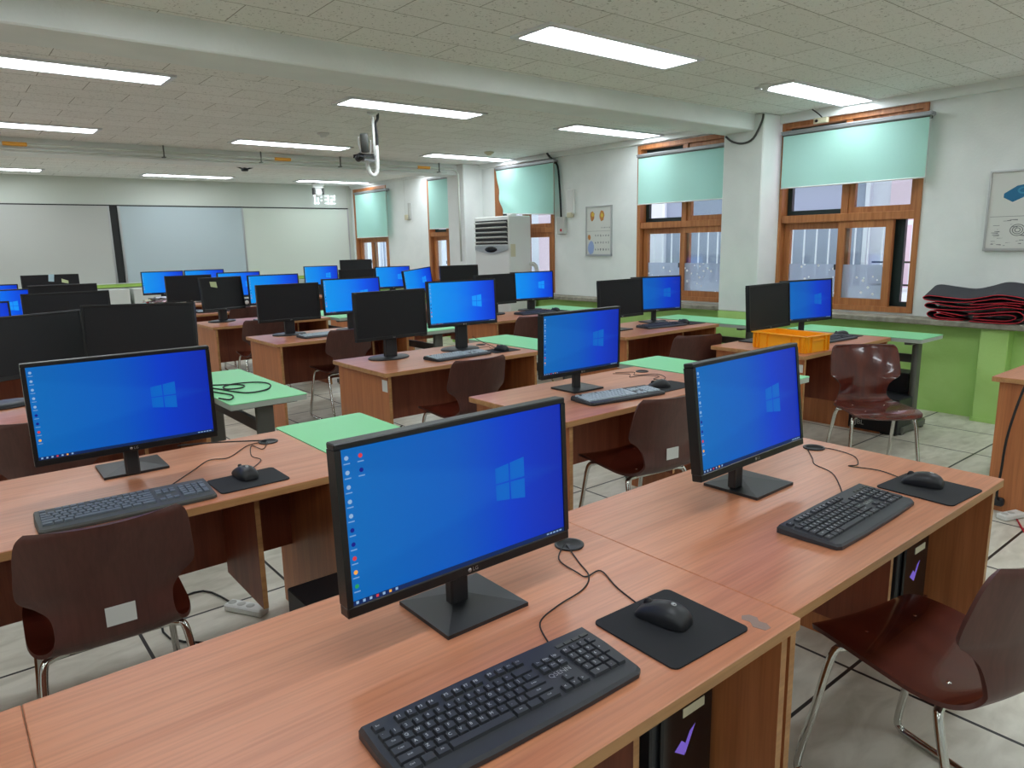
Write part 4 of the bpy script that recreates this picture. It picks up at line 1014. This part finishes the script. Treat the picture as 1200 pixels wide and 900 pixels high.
MB().tube([(5.735*U, 3.97*U, Z(.90)), (5.735*U, 3.90*U, Z(.848)), (5.735*U, 3.79*U, Z(.821)), (5.735*U, 3.69*U, Z(.852)), (5.735*U, 3.615*U, Z(.975)), (5.735*U, 3.60*U, Z(1.04))], .010, 6).obj('cable_bundle', 'dark_grey', label='drooping grey cable bundle at the top of the near wall column', cat='cable')
o = MB().box(XW-.11, XW-.075, 3.15*U, 3.27*U, Z(.93), Z(.975), bev=.004).obj('signal_box', 'cream_box', label='small cream box with a lens above the nearest roller blind', cat='signal box')
MB().lathe([(.013, 0), (.013, .006)], 12, tf=Matrix.Translation((XW-.11, 3.24*U, Z(.952))) @ Matrix.Rotation(R_(-90), 4, 'Y')).tube([(XW-.09, 3.2*U, Z(.972)), (XW-.1, 3.23*U, CH-.05), (XW-.12, 3.28*U, CH-.005)], .005, 6).obj('lens', 'rubber', o)

# ------------------------------------------------------------------ speaker, tower near the window
sp = empty('floor_speaker', (5.05*U, 2.03*U, .001), 0, label='black floor speaker behind the glossy reddish chair', cat='speaker')
MB().box(0, .30, 0, .36, .012, .27, bev=.006).box(.02, .28, .02, .34, 0, .012).obj('speaker_box', 'black_plastic', sp)
MB().box(-.008, 0, .012, .348, .02, .26, bev=.003).obj('front_grille', 'black_matte', sp)
q = MB(); add_text(q, 'JBL', .05, Matrix.Translation((-.009, .27, .065)) @ Matrix.Rotation(R_(-90), 4, 'Z') @ Matrix.Rotation(R_(90), 4, 'X')); q.obj('brand_mark', 'wb_grey', sp)
bx = empty('computer_tower', (5.42*U, 2.10*U, .001), R_(0), label='black computer case standing behind the floor speaker under the green table', cat='computer tower')
MB().box(-.09, .09, 0, .36, .01, .42, bev=.006).box(-.07, .07, .02, .34, 0, .01).obj('case', 'black_plastic', bx)
MB().box(-.08, .08, -.01, 0, .02, .41, bev=.004).obj('front_panel', 'black_gloss', bx)
MB().box(.02, .08, -.0115, -.0105, .22, .32).obj('label_sticker', 'wb_grey', bx)

# ------------------------------------------------------------------ cables on desks and floor
cable('thin mouse cable curling from the desk hole to the front-row mouse', [(1.067, 1.137), (1.0, 1.085), (.985, 1.01), (.986, .985), (1.028, .984), (.998, .91), (.976, .83)], .0016)
cable('thin keyboard cable running from the desk hole to the front-row keyboard', [(1.065, 1.13), (1.02, 1.04), (.992, .984), (.94, .95), (.857, .935), (.79, .91), (.755, .845)], .0016)
cable('thin mouse cable looping from the desk hole beside the empty aisle', [(2.213, 1.17), (2.24, 1.10), (2.216, 1.015), (2.139, .965), (2.104, .975), (2.127, .896), (2.10, .82)], .0016)
cable('thin keyboard cable from the desk hole beside the empty aisle', [(2.2, 1.165), (2.1, 1.09), (2.045, 1.052), (2.004, .977), (1.90, .90), (1.83, .86)], .0016)
cable('thin keyboard cable waving across the slate keyboard desk', [(.877, 2.514), (.806, 2.505), (.707, 2.401), (.648, 2.417), (.57, 2.329), (.45, 2.19)], .0016)
cable('thin mouse cable kinked from the desk hole behind the slate keyboard mouse', [(.882, 2.51), (.831, 2.423), (.817, 2.494), (.772, 2.366), (.778, 2.295), (.70, 2.2)], .0016)
cable('black monitor cable arching to the desk hole on the slate keyboard desk', [(.60, 2.60, TOP+.02), (.70, 2.58, TOP+.015), (.82, 2.55, TOP+.004), (.885, 2.53, TOP-.002)], .003)
cable('tangled thin cable beside the light grey second-row keyboard', [(2.75, 2.55), (2.80, 2.48), (2.74, 2.42), (2.82, 2.40), (2.86, 2.33), (2.78, 2.30), (2.80, 2.24), (2.72, 2.2)], .0016)
cable('thin cable looping behind the light grey second-row mouse', [(2.78, 2.56), (2.86, 2.50), (2.80, 2.44), (2.90, 2.38), (2.85, 2.28), (2.74, 2.24), (2.68, 2.19)], .0016)
cable('thin tangled cables beside the third-row mouse', [(2.75, 3.98), (2.85, 3.9), (2.8, 3.85), (2.92, 3.86), (2.88, 3.78), (2.95, 3.74), (2.88, 3.69)], .0016)
cable('black cable dropping from the lit third-row monitor to the desk', [(2.76, 3.82, TOP+.09), (2.82, 3.8, TOP+.05), (2.90, 3.74, TOP+.002)], .0022)
cable('thin cable curling behind the lit monitor by the orange crate', [(4.85, 2.72), (4.95, 2.66), (4.9, 2.60), (5.0, 2.56), (4.97, 2.46)], .0016)
cable('thin cable curling behind the lit monitor by the second window', [(4.82, 4.02), (4.95, 3.95), (4.9, 3.88), (4.98, 3.82), (4.92, 3.76)], .0016)
cable('coiled black power cable lying on a green-topped table', [(1.0, 3.86), (1.08, 3.78), (1.16, 3.72), (1.19, 3.66), (1.15, 3.60), (1.09, 3.62), (1.10, 3.70), (1.17, 3.74), (1.27, 3.70), (1.30, 3.60), (1.24, 3.47), (1.14, 3.45), (1.09, 3.55), (1.06, 3.66), (1.00, 3.78), (1.02, 3.60), (1.06, 3.45), (1.02, 3.35), (.99, 3.42)], .0038)
q = empty('hanging_cable', (0, 0, 0), label='black cable hanging from the desk at the picture edge to the floor socket', cat='cable')
MB().tube([(4.45*U, .93*U, TOP+.008), (4.15*U, .99*U, TOP+.012), (3.99*U, 1.03*U, TOP+.003), (3.93*U, 1.05*U, .60), (3.90*U, 1.07*U, .42), (3.91*U, 1.08*U, .25), (3.96*U, 1.1*U, .10), (4.03*U, 1.10*U, .05)], .006, 8).obj('cord', 'rubber', q)
MB().box(4.0*U-.01, 4.0*U+.05, 1.08*U, 1.08*U+.06, .032, .075, bev=.008).obj('plug', 'black_plastic', q)
def strip(label, x, y, rz, n=3, cord=None):
    r = empty('power_strip', (x*U, y*U, .001), R_(rz), label=label, cat='power strip', group='white power strips on the floor')
    L = .05+.045*n; MB().box(-L/2, L/2, -.028, .028, 0, .03, bev=.006).obj('socket_body', 'white_plastic', r)
    for i in range(n): MB().lathe([(.017, .0302), (.017, .031), (.004, .0312)], 14, c=(-L/2+.045*(i+.55), 0)).obj('socket', 'wb_grey', r)
    if cord: MB().tube([Matrix.Rotation(-R_(rz), 3, 'Z') @ Vector((a*U-x*U, b*U-y*U, .005)) for a, b in cord], .0042, 6).obj('cord', 'red_edge' if n == 2 else 'rubber', r)
strip('white floor socket block beside the desk at the picture edge', 3.95, 1.03, -20, 2, [(3.94, 1.0), (3.75, .9), (3.72, .8), (3.85, .7), (4.0, .75), (4.2, .62)])
strip('white power strip on the floor behind the chair at the slate keyboard desk', .78, 2.62, -60, 3, [(.76, 2.7), (.70, 2.9), (.55, 2.85), (.5, 2.6), (.7, 2.4), (.9, 2.3)])
for lab, pts in (('black cable trailing over the floor under the third-row middle chair', [(1.9, 2.8), (2.05, 2.9), (2.25, 2.95), (2.4, 3.1), (2.6, 3.05), (2.75, 3.2)]),
                 ('black cable trailing over the floor under the second-row middle desk', [(1.75, 2.45), (1.95, 2.3), (2.15, 2.35), (2.35, 2.2), (2.5, 2.3), (2.8, 2.2)]),
                 ('black cable trailing over the floor beside the fourth-row middle desk', [(1.55, 4.2), (1.7, 4.35), (1.95, 4.3), (2.1, 4.5), (2.4, 4.5), (2.7, 4.7)]),
                 ('black cable lying across the floor under the front-row desk', [(1.25, .95), (1.35, .85), (1.42, .98), (1.6, 1.0), (1.8, 1.1)]),
                 ('black cable snaking over the floor past the fourth-row chair', [(1.7, 4.6), (1.85, 4.8), (1.8, 5.0), (2.0, 4.9), (2.2, 5.0)])):
    cable(lab, pts, .005, 'cables on the floor', 0)
# tag on the third-row desk end, papers, small speaker
MB().tube([(1.62*U, 1.06*U, .55), (1.66*U, 1.04*U, .38), (1.74*U, 1.0*U, .27), (1.84*U, .98*U, .26), (1.98*U, 1.0*U, .33)], .005, 8).obj('cable', 'rubber', label='black cable drooping under the desk beside the empty aisle', cat='cable', group='cables across the desks')
o = MB().box(1.89*U+.0235, 1.89*U+.0248, 3.45*U+.025, 3.45*U+.085, TOP-.12, TOP-.05).obj('paper_tag', 'paper', label='white paper tag stuck on the end panel of the third-row middle desk', cat='tag')
o = MB().box(3.955*U+.0235, 3.955*U+.0248, 2.14*U+.02, 2.14*U+.06, TOP-.11, TOP-.06).obj('paper_tag', 'paper', label='white paper tag on the end panel of the orange crate desk', cat='tag')
rd = random.Random(5)
pcols = ['paper', 'wb_blue', 'note_blue', 'paper', 'red_edge', 'out_pink', 'paper', 'cream_box', 'steel_grey', 'out_lavender']
names = ['lowest and whitest', 'pale blue', 'light blue', 'crumpled white', 'small red', 'pink', 'upper white', 'cream', 'grey', 'lavender']
for k in range(10):
    n = 5; V = []; cx, cy = (2.16+rd.uniform(-.1, .14))*U, (9.83+rd.uniform(-.03, .04))*U; a0 = rd.uniform(-1, 1); s = .16 if k != 4 else .10
    zz = TOP+.008+.0105*k
    for j in range(n+1):
        for i in range(n+1):
            u, v = i/n-.5, j/n-.5; x, y = u*s*1.3, v*s*.8
            V.append(Vector((cx+x*math.cos(a0)-y*math.sin(a0), cy+x*math.sin(a0)+y*math.cos(a0), zz+.028*rd.random()*(1 if k > 1 else .3))))
    q = MB(); q.add(V, [[j*(n+1)+i, j*(n+1)+i+1, (j+1)*(n+1)+i+1, (j+1)*(n+1)+i] for j in range(n) for i in range(n)])
    q.obj('paper_sheet', pcols[k], label='%s sheet in the crumpled heap on the last-row desk' % names[k], cat='paper', group='crumpled papers heaped on the last-row desk')
SPK = (2.84, 8.36)
ss = empty('desk_speaker', (3.0*U, 7.95*U, TOP+.001), 0, label='small black desk speaker with a pale round front on the sixth-row middle desk', cat='speaker')
ss.location = (SPK[0]*U, SPK[1]*U, TOP+.001)
MB().box(-.04, .04, 0, .08, 0, .13, bev=.006).obj('speaker_box', 'black_plastic', ss)
MB().lathe([(.024, 0), (.024, .004), (.010, .002)], 18, tf=Matrix.Translation((0, 0, .09)) @ Matrix.Rotation(R_(90), 4, 'X')).obj('speaker_cone', 'paper', ss)
